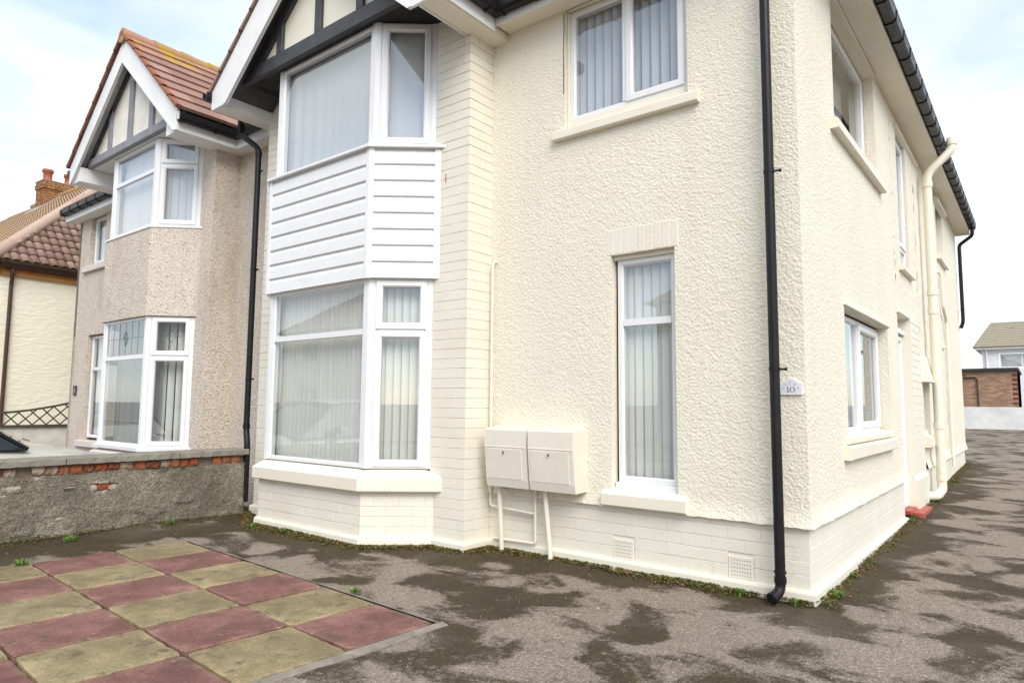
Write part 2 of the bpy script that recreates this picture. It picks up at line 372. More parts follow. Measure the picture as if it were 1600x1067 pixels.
def ground():
    def lin(p): # breakpoints [(pos, step)]
        out = [p[0][0]]
        for (a, st), (b, _) in zip(p, p[1:]):
            n = max(1, round((b-a)/st)); out += list(a+(b-a)*np.arange(1, n+1)/n)
        return np.array(out)
    xs = lin([(-900, 300), (-60, 10), (-16, .8), (-6.6, .07), (3.2, .5), (12, 12), (60, 300), (900, 1)])
    ys = lin([(-900, 300), (-60, 8), (-10, .5), (-5.2, .07), (1.2, .12), (8, .4), (34, 8), (90, 300), (900, 1)])
    X, Y = np.meshgrid(xs, ys); Z = gz(X, Y)
    d = np.full(X.shape, 9.)
    for a, b in BASE: d = np.minimum(d, seg_dist(X, Y, a, b))
    nn = fbm(X*2.6, Y*2.6, 5)
    mound = np.clip(1-d/(.10+.16*nn), 0, 1)
    Z = Z + mound*.035*(.3+nn) + np.clip(1-d/.5, 0, 1)*(fbm(X*9, Y*9, 3)-.4)*.03
    moss = np.clip(1-d/(.25+.45*nn), 0, 1)*.9
    moss = np.maximum(moss, np.clip((-5.25-X)/.3, 0, 1)*np.clip((X+6.6)/.1, 0, 1)*np.clip((-.2-Y)/.3, 0, 1)*.75)
    far = 0
    pr = math.radians(-3.1); dx, dy = X+5.15, Y+1.66; pa = dx*math.cos(pr)+dy*math.sin(pr); pb = dx*math.sin(pr)-dy*math.cos(pr)   # bed under the slabs
    Z = Z-.035*((pa > .06) & (pa < 3.45) & (pb > .06) & (pb < 4.95))
    nx, ny = len(xs), len(ys)
    idx = np.arange(nx*ny).reshape(ny, nx)
    F = np.stack([idx[:-1, :-1], idx[:-1, 1:], idx[1:, 1:], idx[1:, :-1]], -1).reshape(-1, 4)
    me = bpy.data.meshes.new('driveway'); me.from_pydata(np.stack([X, Y, Z], -1).reshape(-1, 3).tolist(), [], F.tolist())
    me.polygons.foreach_set('use_smooth', [True]*len(F))
    at = me.attributes.new('moss', 'FLOAT', 'POINT'); at.data.foreach_set('value', (moss+far).reshape(-1).astype(np.float32))
    me.materials.append(M['asphalt']); me.update()
    return structure(link('driveway', me))
ground()
# road, pavement and kerb behind the camera (mirrored in the windows)
mb = MB(); mb.add([(-80, -9.2, -.075), (80, -9.2, -.075), (80, -15.2, -.075), (-80, -15.2, -.075)], [(3, 2, 1, 0)])
mb2 = MB(); mb2.box(WORLD, -80, 80, -.2, .03, 7.6, 9.08); mb2.box(WORLD, -80, 80, -.2, .03, 15.32, 17)
mb3 = MB(); mb3.box(WORLD, -80, 80, -.2, .05, 9.082, 9.2); mb3.box(WORLD, -80, 80, -.2, .05, 15.2, 15.318)
structure(mb.build('road', plain('road_tarmac', (.06, .06, .062), .85, .15, 3, .004)))
structure(mb2.build('pavement', M['edging'])); structure(mb3.build('kerb', M['cope']))

# ------------------------------------------------------------------ paving slabs
PR = math.radians(-3.1); PO = Vector((-5.15, -1.66, 0)); PU = Vector((math.cos(PR), math.sin(PR), 0)); PV = Vector((math.sin(PR), -math.cos(PR), 0))
pav_mb = MB()
def pp(a, b, z): q = PO+PU*a+PV*b; return (q.x, q.y, z)
pav_mb.hexa([pp(-.02, -.02, -.05), pp(3.53, -.02, -.05), pp(3.53, 5.0, -.05), pp(-.02, 5.0, -.05), pp(-.02, -.02, .0125), pp(3.53, -.02, .0125), pp(3.53, 5.0, .0125), pp(-.02, 5.0, .0125)][::-1][4:]+[pp(-.02, -.02, -.05), pp(3.53, -.02, -.05), pp(3.53, 5.0, -.05), pp(-.02, 5.0, -.05)][::-1])
def moss_joint():
    m = NM('mossy_joint', .95, .1); m.col(m.ramp(m.noise(14, 5, .7), [(.35, (.016, .012, .007)), (.58, (.05, .04, .018)), (.74, (.10, .095, .02))])); m.bump(m.noise(60, 4), .01); return m.m
paving = structure(pav_mb.build('paving', moss_joint(), None, PO))
def slab_mesh(mat, name, seed):
    q = random.Random(seed); hx, hy, c = .2865, .3010, .007; pts = []; k = 13
    for (ax, ay), (bx, by) in zip(((-hx, -hy), (hx, -hy), (hx, hy), (-hx, hy)), ((hx, -hy), (hx, hy), (-hx, hy), (-hx, -hy))):
        for t in range(k):
            f = t/k; x, y = ax+(bx-ax)*f, ay+(by-ay)*f; e = .0015+.004*float(vnoise(np.array(f*6+seed), np.array(seed*3.3+ax), 5))+(q.uniform(.004, .012) if q.random() < .07 else 0)+(.007 if t == 0 else 0)
            L_ = max(abs(x)/hx, abs(y)/hy); pts.append((x-math.copysign(e, x) if abs(x) > hx*.98 else x, y-math.copysign(e, y) if abs(y) > hy*.98 else y))
    n = len(pts); P = [(x, y, -.04) for x, y in pts]+[(x, y, -c*q.uniform(.5, 1.1)) for x, y in pts]+[(x*(1-c/hx*q.uniform(.6, 1.6)), y*(1-c/hy*q.uniform(.6, 1.6)), 0) for x, y in pts]+[(0, 0, .0)]
    fs = [(3*n, 2*n+i, 2*n+(i+1) % n) for i in range(n)]
    for a in (0, n): fs += [(a+i, a+(i+1) % n, a+n+(i+1) % n, a+n+i) for i in range(n)]
    me = bpy.data.meshes.new(name); me.from_pydata(P, [], fs); me.materials.append(mat); return me
sm = [[slab_mesh(M[a], a+'_slab', k+10*b) for k in range(5)] for b, a in enumerate(('buff', 'red'))]
for j in range(8):
    for i in range(6):
        c = PO+PU*(.583*i+.292)+PV*(.612*j+.306)
        o = link('slab', sm[(i+j) % 2][(i*2+j*3) % 5], paving, (c.x, c.y, .017+random.uniform(-.003, .004)))
        o.rotation_euler = (random.uniform(-.006, .006), random.uniform(-.006, .006), PR+random.uniform(-.006, .006)+math.pi*random.choice((0, 1)))
        o['label'] = 'square red paving slab' if (i+j) % 2 else 'square buff paving slab'
mb = MB()
def strip(a0, a1, b0, b1):
    n = 40; V = []
    for k in range(n+1):
        t = k/n
        for s_ in (0, 1):
            if abs(a1-a0) > abs(b1-b0): a = a0+(a1-a0)*t; b = b0 if s_ == 0 else b1+random.uniform(-.012, .012)
            else: b = b0+(b1-b0)*t; a = a0 if s_ == 0 else a1+random.uniform(-.012, .012)
            V.append(pp(a, b, .014 if s_ == 0 else .004)); V.append(pp(a, b, -.05))
    mb.add(V, [(4*k, 4*k+4, 4*k+6, 4*k+2) for k in range(n)]+[(4*k+2, 4*k+6, 4*k+7, 4*k+3) for k in range(n)])
strip(-.02, 3.52, -.008, -.05); strip(3.508, 3.565, -.05, 5.0)
structure(mb.build('edging_strip', M['edging'], None))

# ------------------------------------------------------------------ wall and brick builders
def grid_lines(bps, step, fine=None):
    out = [bps[0]]
    for a, b in zip(bps, bps[1:]):
        st = step if fine is None else fine((a+b)/2)
        n = max(1, round((b-a)/st)); out += [a+(b-a)*k/n for k in range(1, n+1)]
    return np.array(out)
def rough_wall(name, F, u0, u1, z0, z1, holes, mat, parent, step=.0105, amp=.0046, base=.010, seed=0, flare=None, corner0=False, corner1=False, reveal=.12, smooth_zones=(), freq=62.):
    """roughcast wall sheet with real relief, window openings and reveals; holes (u0,u1,z0,z1[,reveal])"""
    us = sorted({u0, u1, *[h[0] for h in holes], *[h[1] for h in holes]}); zs = sorted({z0, z1, *[h[2] for h in holes], *[h[3] for h in holes]})
    us = [u for u in us if u0 <= u <= u1]; zs = [z for z in zs if z0 <= z <= z1]
    if flare: zs = sorted(set(zs) | {z0+.14})
    U = grid_lines(us, step); Zl = grid_lines(zs, step)
    X, Z = np.meshgrid(U, Zl)
    rel = (fbm(X*freq, Z*freq*1.15+.35*X*freq, seed)-.5)*.9 + np.maximum(0, vnoise(X*freq*.62, Z*freq*.9, seed+9)-.5)*1.1
    fade = np.ones_like(X)
    for h in holes:
        dx = np.maximum(np.maximum(h[0]-X, X-h[1]), 0); dz = np.maximum(np.maximum(h[2]-Z, Z-h[3]), 0)
        fade = np.minimum(fade, np.clip(np.hypot(dx, dz)/.035, 0, 1))
    for a, b, c, d in smooth_zones:
        dx = np.maximum(np.maximum(a-X, X-b), 0); dz = np.maximum(np.maximum(c-Z, Z-d), 0)
        fade = np.minimum(fade, np.clip(np.hypot(dx, dz)/.03, 0, 1))
    N = base + amp*rel*fade
    fl = np.zeros_like(X)
    if flare:
        t = np.clip(1-(Z-z0)/.14, 0, 1); fl = flare*t*t*(.8+.4*vnoise(X*14, Z*0, seed+4)); N = N+fl
        lo = np.clip(1-(Z-z0)/.02, 0, 1); Z = Z - lo*.008*vnoise(X*22, Z*0, seed+6)
    cz = base+fl+amp*.6*(vnoise(Z*freq, Z*0, 77)-.3)
    if corner1:
        k = np.clip(1-(u1-X)/.03, 0, 1); N = N*(1-k)+cz*k; X = X+cz*k
    if corner0:
        k = np.clip(1-(X-u0)/.03, 0, 1); N = N*(1-k)+cz*k; X = X-cz*k
    nu, nz = len(U), len(Zl); idx = np.arange(nu*nz).reshape(nz, nu)
    uc = (U[:-1]+U[1:])/2; zc = (Zl[:-1]+Zl[1:])/2; UC, ZC = np.meshgrid(uc, zc); keep = np.ones(UC.shape, bool)
    for h in holes: keep &= ~((UC > h[0]) & (UC < h[1]) & (ZC > h[2]) & (ZC < h[3]))
    Q = np.stack([idx[:-1, :-1], idx[:-1, 1:], idx[1:, 1:], idx[1:, :-1]], -1)[keep]
    o, u, n = np.array(F.o), np.array(F.u), np.array(F.n)
    P = o + X[..., None]*u + N[..., None]*n; P[..., 2] = Z
    mb = MB(); mb.v = P.reshape(-1, 3).tolist(); mb.f = Q.tolist(); mb.sm = [True]*len(Q)
    for h in holes:
        r = h[4] if len(h) > 4 else reveal
        a, b, c, d = h[:4]; nb = base
        mb.face([F.p(a, c, nb), F.p(a, d, nb), F.p(a, d, -r), F.p(a, c, -r)][::-1]); mb.face([F.p(b, c, nb), F.p(b, d, nb), F.p(b, d, -r), F.p(b, c, -r)])
        mb.face([F.p(a, d, nb), F.p(b, d, nb), F.p(b, d, -r), F.p(a, d, -r)][::-1]); mb.face([F.p(a, c, nb), F.p(b, c, nb), F.p(b, c, -r), F.p(a, c, -r)])
    if flare: # drip underside
        for i in range(nu-1):
            a = P[0, i]; b = P[0, i+1]; mb.face([b, a, a-n*(N[0, i]+.02), b-n*(N[0, i+1]+.02)])
    return mb.build(name, mat, parent)

BR = []  # brick specs: (centre point, angle, length, height, proud)
COURSE, MOD = .0905, .236
def brick_field(F, u0, u1, z0, z1, seed, n=0., holes=(), zref=.104):
    rnd = random.Random(seed); k0 = round((z0-zref)/COURSE)
    c = k0
    while True:
        zb = zref+c*COURSE
        if zb > z1-.02: break
        zt = min(zb+COURSE, z1); off = (c % 2)*MOD/2; x = u0-off if off else u0
        while x < u1-.005:
            a, b = max(x, u0), min(x+MOD, u1)
            pieces = [(a, b)]
            for h in holes:
                if zb < h[3]-.01 and zt > h[2]+.01: pieces = [q for c_, d_ in pieces for q in ((c_, min(d_, h[0])), (max(c_, h[1]), d_))]
            for a, b in pieces:
                if b-a < .03: continue
                p = F.p((a+b)/2, (zb+zt)/2, n); BR.append((p, math.atan2(F.u.y, F.u.x), b-a, zt-zb, rnd.uniform(-.0012, .0016), rnd.uniform(-.004, .004)))
            x += MOD
        c += 1
def brick_box(mb, F, u0, u1, z0, z1, n1, cu=.0010, cz=.0030):
    P = [F.p(u, z, n1-.02) for u, z in ((u0, z0), (u1, z0), (u1, z1), (u0, z1))]+[F.p(u, z, n1-.0022) for u, z in ((u0, z0), (u1, z0), (u1, z1), (u0, z1))]+[F.p(u, z, n1) for u, z in ((u0+cu, z0+cz), (u1-cu, z0+cz), (u1-cu, z1-cz), (u0+cu, z1-cz))]
    fs = [(8, 9, 10, 11)]
    for a in (0, 4):
        for i in range(4): fs.append((a+i, a+(i+1) % 4, a+4+(i+1) % 4, a+4+i))
    mb.add(P, fs)
def brick_mesh(w, h, gap=(.0005, .0018)):
    mb = MB(); brick_box(mb, Fr((0, 0), (1, 0)), -w/2+gap[0]/2, w/2-gap[0]/2, -h/2+gap[1]/2, h/2-gap[1]/2, 0)
    me = bpy.data.meshes.new('painted_brick'); me.from_pydata([tuple(v) for v in mb.v], [], mb.f); me.materials.append(M['pbrick']); return me

# ------------------------------------------------------------------ windows
def slats(win, F, u0, u1, z0, z1, n, pitch=.076, w=.085, ang=28, mat=None, jit=6):
    k = 5; P = []
    me = None; cnt = max(1, int((u1-u0)/pitch)); rnd = random.Random(int((u0+z0)*1000)); st = (u1-u0)/cnt
    fs = []
    for i in range(k):
        t = i/(k-1)-.5
        for z in (z0, z1): P.append((t*w, -.010*(1-4*t*t), z))
    for i in range(k-1): fs.append((2*i, 2*i+2, 2*i+3, 2*i+1))
    me = bpy.data.meshes.new('blind_slat'); me.from_pydata(P, [], fs); me.polygons.foreach_set('use_smooth', [True]*len(fs)); me.materials.append(mat or M['slat'])
    for i in range(cnt):
        p = F.p(u0+st*(i+.5), 0, n); o = link('blind_slat', me, win, (p.x, p.y, 0))
        o.rotation_euler = (0, 0, math.atan2(F.u.y, F.u.x)+math.radians(ang+rnd.uniform(-jit, jit)))
def curtain(win, F, u0, u1, z0, z1, n, amp=.02, wl=.12, seed=0, mat=None):
    mb = MB(); k = int((u1-u0)/.012); V = []
    for i in range(k+1):
        u = u0+(u1-u0)*i/k; d = amp*math.sin(u/wl*6.28+2*math.sin(u*5+seed))*(.6+.4*math.sin(u*3.1+seed))
        V += [F.p(u, z0, n+d), F.p(u, z1, n+d*.6)]
    mb.add(V, [(2*i, 2*i+2, 2*i+3, 2*i+1) for i in range(k)], True); return mb.build('net_curtain', mat or M['net'], win)
def window(parent, F, u0, u1, z0, z1, n, cells, fw=.055, depth=.065, glass_in=.022, name='window', mat=None):
    """cells: (a0,a1,b0,b1,sash) pane rects as fractions replaced by absolute u,z of the division centre lines"""
    mb = MB(); mat = mat or M['upvc']
    mb.ring(F, u0, u1, z0, z1, [(0, n-depth), (0, n-.004), (.004, n), (fw-.012, n), (fw, n-.014), (fw, n-depth)])
    panes = []
    for a, b, c, d, sash in cells:
        ia = fw if abs(a-u0) < .002 else .028; ib = fw if abs(b-u1) < .002 else .028
        ic = fw if abs(c-z0) < .002 else .028; id_ = fw if abs(d-z1) < .002 else .028
        A, B, C, D = a+ia, b-ib, c+ic, d-id_
        if b < u1-.002: mb.box(F, b-.028, b+.028, c+ic, d-id_, n-depth+.002, n-.002)
        if d < z1-.002: mb.box(F, a+ia-(.0 if ia == fw else .03), b-ib+(.0 if ib == fw else .03), d-.028, d+.028, n-depth+.003, n-.003)
        if sash:
            q = .018
            mb.ring(F, A-q, B+q, C-q, D+q, [(0, n-.01), (0, n+.011), (.004, n+.015), (.048, n+.015), (.062, n+.001), (.062, n-.03)])
            A, B, C, D = A+.044, B-.044, C+.044, D-.044
        panes.append((A, B, C, D))
    w = mb.build(name, mat, parent)
    for A, B, C, D in panes:
        g = MB(); e = .004; g.face([F.p(A-e, C-e, n-glass_in), F.p(B+e, C-e, n-glass_in), F.p(B+e, D+e, n-glass_in), F.p(A-e, D+e, n-glass_in)]); g.build('pane', M['glass'], w)
    return w

# ================================================================== THE CREAM HOUSE
H = thing('cream_house', (-2.8, 0, 0), 'cream roughcast house with white bay window and black gutters, filling the middle', 'house')
FF = Fr((-2.8, 0), (1, 0)); FS = Fr((0, 0), (0, 1))
SOFF = 4.88
front_holes = [(1.30, 1.87, .63, 2.56, .09), (.84, 2.0, 3.78, SOFF, .09)]
rough_wall('front_wall', FF, 0, 2.8, .515, SOFF+.02, front_holes, M['render'], H, seed=1, flare=.028, corner1=True, smooth_zones=[(1.26, 1.91, 2.56, 2.80)])
side_holes = [(1.22, 3.2, 1.03, 2.16, .10), (1.12, 2.97, 3.72, 4.84, .10)]
rough_wall('side_wall', FS, 0, 3.86, .515, SOFF+.02, side_holes, M['render'], H, seed=2, flare=.028, corner0=True)
side2 = [(4.30, 5.02, 3.02, 4.70, .10)]
rough_wall('side_wall', FS, 3.86, 5.62, 2.46, SOFF+.02, side2, M['render'], H, step=.03, seed=3, amp=.012, freq=24)
rough_wall('side_wall', FS, 5.62, 11.4, .52, SOFF+.02, [(5.70, 6.3, 1.02, 1.66, .12), (8.15, 9.1, 3.85, 4.84, .1)], M['render'], H, step=.045, seed=4, amp=.012, freq=16, flare=.03)
# brick backing, plinth step, hidden walls
mb = MB(); mb.box(FF, -.02, 2.795, 0, .52, -.1, -.0065); mb.box(FS, .0, 3.86, 0, .52, -.1, -.0065); mb.box(FS, 5.40, 11.4, 0, .53, -.1, .0)
mb.box(Fr((-3.24, -.345), (1, 0)), 0, .4335, 0, 5.13, -.1, -.0065); mb.box(Fr((-2.8, -.345), (0, 1)), .0065, .36, 0, 5.0, -.1, -.0065)
mb.box(Fr((-6.2, -.345), (1, 0)), 0.0065, .32, 0, 5.2, -.1, -.0065)
mb.box(Fr((-6.2, 11.4), (0, -1)), 0, 11.74, 0, 5.2, -.1, -.0065)
mb.box(Fr((0, 11.4), (-1, 0)), 0, 6.2, 0, 5.0, -.1, 0)
mb.box(FF, -.1, 2.9, SOFF+.02, SOFF+.16, -.2, -.05); mb.box(FS, 0, 11.4, SOFF+.02, SOFF+.16, -.2, -.05)
build_each(mb, 'wall', M['pbrick'], H)
prof = [(-.02, -.06), (.035, -.06), (.035, .083), (.028, .097), (-.004, .106), (-.02, .106)]
mb = MB(); mb.extrude(FF, 0, 2.8, prof, 1, 1); mb.extrude(FS, 0, 3.90, prof, -1, 0)
mb.extrude(Fr((-3.185, -.345), (1, 0)), 0, .385, prof, .45, 1); mb.extrude(Fr((-2.8, -.345), (0, 1)), 0, .345, prof, -1, -1)
mb.extrude(Fr((-6.2, -.345), (1, 0)), -.03, .285, prof, 0, 0)
# bay polygon with inward offset e
def bay(e, cx=-4.55, yb=-.345, yf=-.77, hw=.85, hd=1.365):
    A, B, C, D = Vector((cx-hd, yb, 0)), Vector((cx-hw, yf, 0)), Vector((cx+hw, yf, 0)), Vector((cx+hd, yb, 0))
    d = (D-C).normalized(); n = Vector((d.y, -d.x, 0)); k = (D-n*e)
    def at(y): t = (y-k.y)/d.y; return Vector((k.x+d.x*t, y, 0))
    C2 = at(yf+e); D2 = at(yb); m = lambda p: Vector((2*cx-p.x, p.y, 0))
    return [m(D2), m(C2), C2, D2]
def facets(e, **k):
    P = bay(e, **k); return [(Fr(a, b-a), (b-a).length) for a, b in zip(P, P[1:])]
def bay_band(mb, e0, e1, z0, z1, **k):   # polygonal ring between two offsets
    A, B = bay(e0, **k), bay(e1, **k)
    for i in range(3):
        mb.hexa([(A[i].x, A[i].y, z0), (A[i+1].x, A[i+1].y, z0), (B[i+1].x, B[i+1].y, z0), (B[i].x, B[i].y, z0), (A[i].x, A[i].y, z1), (A[i+1].x, A[i+1].y, z1), (B[i+1].x, B[i+1].y, z1), (B[i].x, B[i].y, z1)])
def bay_loft(mb, prof, **k):   # open profile of (e, z)
    for (e0, z0), (e1, z1) in zip(prof, prof[1:]):
        A, B = bay(e0, **k), bay(e1, **k)
        for i in range(3): mb.face([(A[i].x, A[i].y, z0), (A[i+1].x, A[i+1].y, z0), (B[i+1].x, B[i+1].y, z1), (B[i].x, B[i].y, z1)])
bay_loft(mb, [(-.035, -.06), (-.035, .083), (-.028, .097), (.004, .106), (.03, .106)])
build_each(mb, 'plinth', M['trim'], H)
mb = MB(); bay_loft(mb, [(.0065, 0), (.0065, .52)]); build_each(mb, 'bay_wall', M['pbrick'], H)
# bricks
brick_field(FF, 0, 2.8, .104, .52, 1, holes=[(1.30, 1.5, .104, .262), (2.24, 2.43, .104, .262)])
brick_field(FS, 0, 3.86, .104, .52, 2)
brick_field(Fr((-3.24, -.345), (1, 0)), 0, .44, .104, 4.95, 3)
brick_field(Fr((-2.8, -.345), (0, 1)), 0, .345, .104, 4.95, 4)
brick_field(Fr((-6.2, -.345), (1, 0)), 0, .34, .104, 4.9, 5)
for i, (F, w) in enumerate(facets(0)[1:]): brick_field(F, 0, w, .104, .52, 6+i)
brick_field(FS, 4.63, 5.40, .45, 2.44, 9, n=.035)
CV = Vector(CAMP)
BR.sort(key=lambda b: (b[0]-CV).length)
cache = {}
for p, ang, w, h, pr, tl in BR[:290]:
    key = (round(w, 3), round(h, 3))
    if key not in cache: cache[key] = brick_mesh(w, h)
    n = Vector((math.sin(ang), -math.cos(ang), 0)); o = link('brick', cache[key], H, p+n*pr); o.rotation_euler = (0, tl*1.6, ang+tl*.5)
mb = MB()
for p, ang, w, h, pr, tl in BR[290:]:
    F = Fr((p.x, p.y), (math.cos(ang), math.sin(ang))); brick_box(mb, F, -w/2+.0004, w/2-.0004, p.z-h/2+.002, p.z+h/2-.002, pr)
stuff(mb.build('brickwork', M['pbrick'], H))
mb = MB(); mb.box(FS, 4.63, 5.40, 0.12, 2.44, -.1, .029); mb.box(FS, 4.60, 5.44, .09, .46, -.08, .055); mb.hexa([FS.p(4.60, .46, .055), FS.p(5.44, .46, .055), FS.p(5.44, .46, .0), FS.p(4.60, .46, .0), FS.p(4.63, .52, .036), FS.p(5.40, .52, .036), FS.p(5.40, .52, 0), FS.p(4.63, .52, 0)]); build_each(mb, 'door_pier', M['trim'], H)
mb = MB(); mb.box(FS, 5.40, 5.62, .1, 2.46, -.1, .012); mb.box(FS, 3.86, 5.62, 2.44, 2.465, -.1, .012); build_each(mb, 'side_wall', M['trim'], H)
# soldier bricks over the narrow window
for i in range(9):
    w = .64/9; me = cache.setdefault('soldier', None)
    if me is None:
        b = MB(); b.cbox(Fr((0, 0), (1, 0)), -w/2+.0015, w/2-.0015, -.107, .107, -.012, .0, .004, back=False)
        me = bpy.data.meshes.new('painted_soldier_brick'); me.from_pydata([tuple(v) for v in b.v], [], b.f); me.materials.append(M['pbrick']); cache['soldier'] = me
    p = FF.p(1.265+w*(i+.5), 2.668+random.uniform(-.004, .004), .0135+random.uniform(-.0015, .0015)); link('brick', me, H, p)
# sills
def sill(F, u0, u1, z0, z1, n1, name='window_sill', slope=.02, mat=None, n0=-.1):
    mb = MB(); r = .008
    mb.extrude(F, u0, u1, [(n0, z0), (n1-r, z0), (n1, z0+r), (n1, z1-r), (n1-r, z1), (-.005, z1+slope), (n0, z1+slope+.01)]); return mb.build(name, mat or M['trim'], H)
sill(FF, 1.235, 1.955, .522, .622, .075, slope=.035); sill(FF, .74, 2.10, 3.665, 3.745, .07, slope=.035)
sill(FS, 1.02, 3.14, .90, 1.005, .075, slope=.012); sill(FS, 1.12, 3.12, 1.022, 1.075, .045, slope=.01); sill(FS, .96, 3.12, 3.60, 3.685, .075, slope=.03)
sill(FS, 4.15, 5.06, 2.945, 3.0, .065); sill(FS, 5.55, 6.33, .80, .925, .09, slope=.04); sill(FS, 8.02, 9.25, 3.77, 3.84, .07)
mb = MB(); bay_loft(mb, [(.08, .52), (-.062, .515), (-.07, .523), (-.07, .632), (-.06, .645), (.06, .705), (.2, .715)]); 
P = bay(-.07); Q = bay(.06)
mb.face([(P[3].x, P[3].y, .52), (P[3].x, P[3].y, .64), (Q[3].x, Q[3].y, .70), (Q[3].x, Q[3].y, .52)]); mb.build('bay_sill', M['trim'], H)
# front wall windows
F = FF; w = window(H, F, 1.325, 1.85, .70, 2.525, -.062, [(1.325, 1.85, .70, 2.0, 0), (1.325, 1.85, 2.0, 2.525, 0)], fw=.05)
mb = MB(); mb.cbox(F, 1.31, 1.865, .655, .70, -.1, -.03, .006); mb.build('cill', M['upvc'], w)
mb = MB(); mb.box(F, 1.302, 1.868, 2.525, 2.558, -.09, -.035); mb.build('head_trim', M['trim'], w)
slats(w, F, 1.36, 1.83, .73, 2.50, -.17, pitch=.07, ang=24)
w = window(H, F, .865, 1.985, 3.845, 4.875, -.05, [(.865, 1.42, 3.845, 4.875, 0), (1.42, 1.985, 3.845, 4.875, 1)], fw=.05)
slats(w, F, .89, 1.41, 3.86, 4.86, -.17, pitch=.084, ang=35, mat=M['blueslat']); slats(w, F, 1.43, 1.96, 3.86, 4.86, -.17, pitch=.084, ang=35, mat=M['blueslat'])
mb = MB(); mb.cbox(F, .842, .865, 3.80, 4.875, -.09, -.03, .003); mb.box(F, .842, 1.998, 3.785, 3.845, -.09, -.04); build_each(mb, 'trim', M['trim'], w)
# side windows
w = window(H, FS, 1.24, 3.18, 1.09, 2.14, -.09, [(1.24, 2.2, 1.09, 2.14, 0), (2.2, 3.18, 1.09, 2.14, 1)], fw=.05)
slats(w, FS, 1.27, 2.3, 1.1, 2.12, -.2, ang=35)
w = window(H, FS, 1.14, 2.95, 3.74, 4.82, -.09, [(1.14, 2.95, 3.74, 4.82, 0)], fw=.05); curtain(w, FS, 2.45, 2.95, 3.76, 4.8, -.3)
mb = MB(); mb.cbox(FS, 1.05, 2.99, 4.842, 4.872, -.1, .035, .004); mb.build('lintel', M['trim'], H)
w = window(H, FS, 4.32, 5.0, 3.04, 4.68, -.03, [(4.32, 5.0, 3.04, 3.3, 0), (4.32, 5.0, 3.3, 4.68, 1)], fw=.05); slats(w, FS, 4.35, 4.98, 3.06, 4.66, -.2)
mb = MB(); mb.extrude(FS, 4.22, 6.0, [(0, 4.70), (.04, 4.72), (.04, 4.76), (0, 4.80)]); mb.build('lintel', M['trim'], H)
w = window(H, FS, 5.72, 6.28, 1.03, 1.65, -.1, [(5.72, 6.28, 1.03, 1.65, 0)], fw=.045); slats(w, FS, 5.75, 6.26, 1.05, 1.63, -.2)
w = window(H, FS, 8.17, 9.08, 3.87, 4.83, -.09, [(8.17, 9.08, 3.87, 4.83, 0)], fw=.05); slats(w, FS, 8.2, 9.06, 3.9, 4.8, -.2)
mb = MB(); mb.extrude(FS, 8.02, 9.25, [(0, 4.70), (.075, 4.73), (.075, 4.79), (0, 4.86)]); mb.build('lintel', M['trim'], H)
mb = MB(); mb.hexa([FS.p(5.52, 1.665, .11), FS.p(6.34, 1.665, .11), FS.p(6.34, 1.665, 0), FS.p(5.52, 1.665, 0), FS.p(5.62, 2.02, .03), FS.p(6.24, 2.02, .03), FS.p(6.24, 2.02, 0), FS.p(5.62, 2.02, 0)]); mb.build('window_hood', M['trim'], H)
# lintel over the side window (smooth band) and door
mb = MB(); mb.cbox(FS, 1.18, 3.26, 2.165, 2.225, 0, .026, .006); mb.build('lintel', M['trim'], H)
mb = MB(); mb.cbox(FS, 3.80, 5.0, 2.40, 2.46, -.1, .035, .008); mb.build('door_lintel', M['trim'], H)
d = MB(); d.box(FS, 3.865, 4.63, .14, 2.40, -.16, -.10); d.cbox(FS, 3.865, 4.63, 2.20, 2.26, -.1, -.03, .006)
door = d.build('side_door', M['upvc'], H)
mb = MB(); mb.ring(FS, 3.87, 4.62, .15, 2.18, [(0, -.1), (0, -.06), (.05, -.06), (.06, -.085), (.06, -.1)]); mb.build('door_frame', M['upvc'], door)
mb = MB()
for z0, z1 in ((.32, 1.0), (1.12, 1.98)): mb.cbox(FS, 4.02, 4.48, z0, z1, -.1, -.085, .008)
mb.build('door_panel', M['upvc'], door)
mb = MB(); mb.box(FS, 3.96, 4.0, 1.02, 1.2, -.1, -.088); mb.tube([FS.p(3.98, 1.14, -.085), FS.p(3.98, 1.14, -.05), FS.p(4.09, 1.14, -.05)], .009, 8); mb.build('door_handle', M['white'], door)
mb = MB(); mb.box(FS, 3.80, 3.86, .1, 2.40, -.14, -.002); mb.box(FS, 4.625, 4.632, .1, 2.40, -.14, .0); build_each(mb, 'door_reveal', M['trim'], H)
# bay: siding band, windows
mb = MB(); bay_band(mb, .02, .09, 2.50, 3.79); mb.build('bay_band', M['upvc'], H)
for fi, (F, wd) in enumerate(facets(.0)):
    nb = 8; z0, z1 = 2.505, 3.775; bh = (z1-z0)/nb
    s0, s1 = (.0, .0)
    for k in range(nb):
        b = z0+k*bh; t = b+bh
        mbb = MB(); m0 = .4 if fi != 0 else 0
        mbb.extrude(F, .03, wd-.03, [(-.05, b), (.012 if k == 0 else .007, b), (.010, b+.006), (.009, b+bh*.70), (.001, b+bh*.80), (-.008, b+bh*.90), (-.010, t), (-.05, t)])
        mbb.build('siding_board', M['upvc'], H)
mb = MB(); P0, P1 = bay(-.014), bay(.03)
for i in (1, 2):
    F0 = facets(-.014)[i-1]; F1 = facets(-.014)[i]
    mb.box(F0[0], F0[1]-.045, F0[1], 2.50, 3.778, -.03, .0); mb.box(F1[0], 0, .045, 2.50, 3.778, -.031, .001)
F, wd = facets(-.014)[2]; mb.box(F, wd-.06, wd, 2.50, 3.778, -.05, 0)
F, wd = facets(-.014)[0]; mb.box(F, 0, .06, 2.50, 3.778, -.05, 0)
F, wd = facets(-.014)[1]
build_each(mb, 'corner_trim', M['upvc'], H)
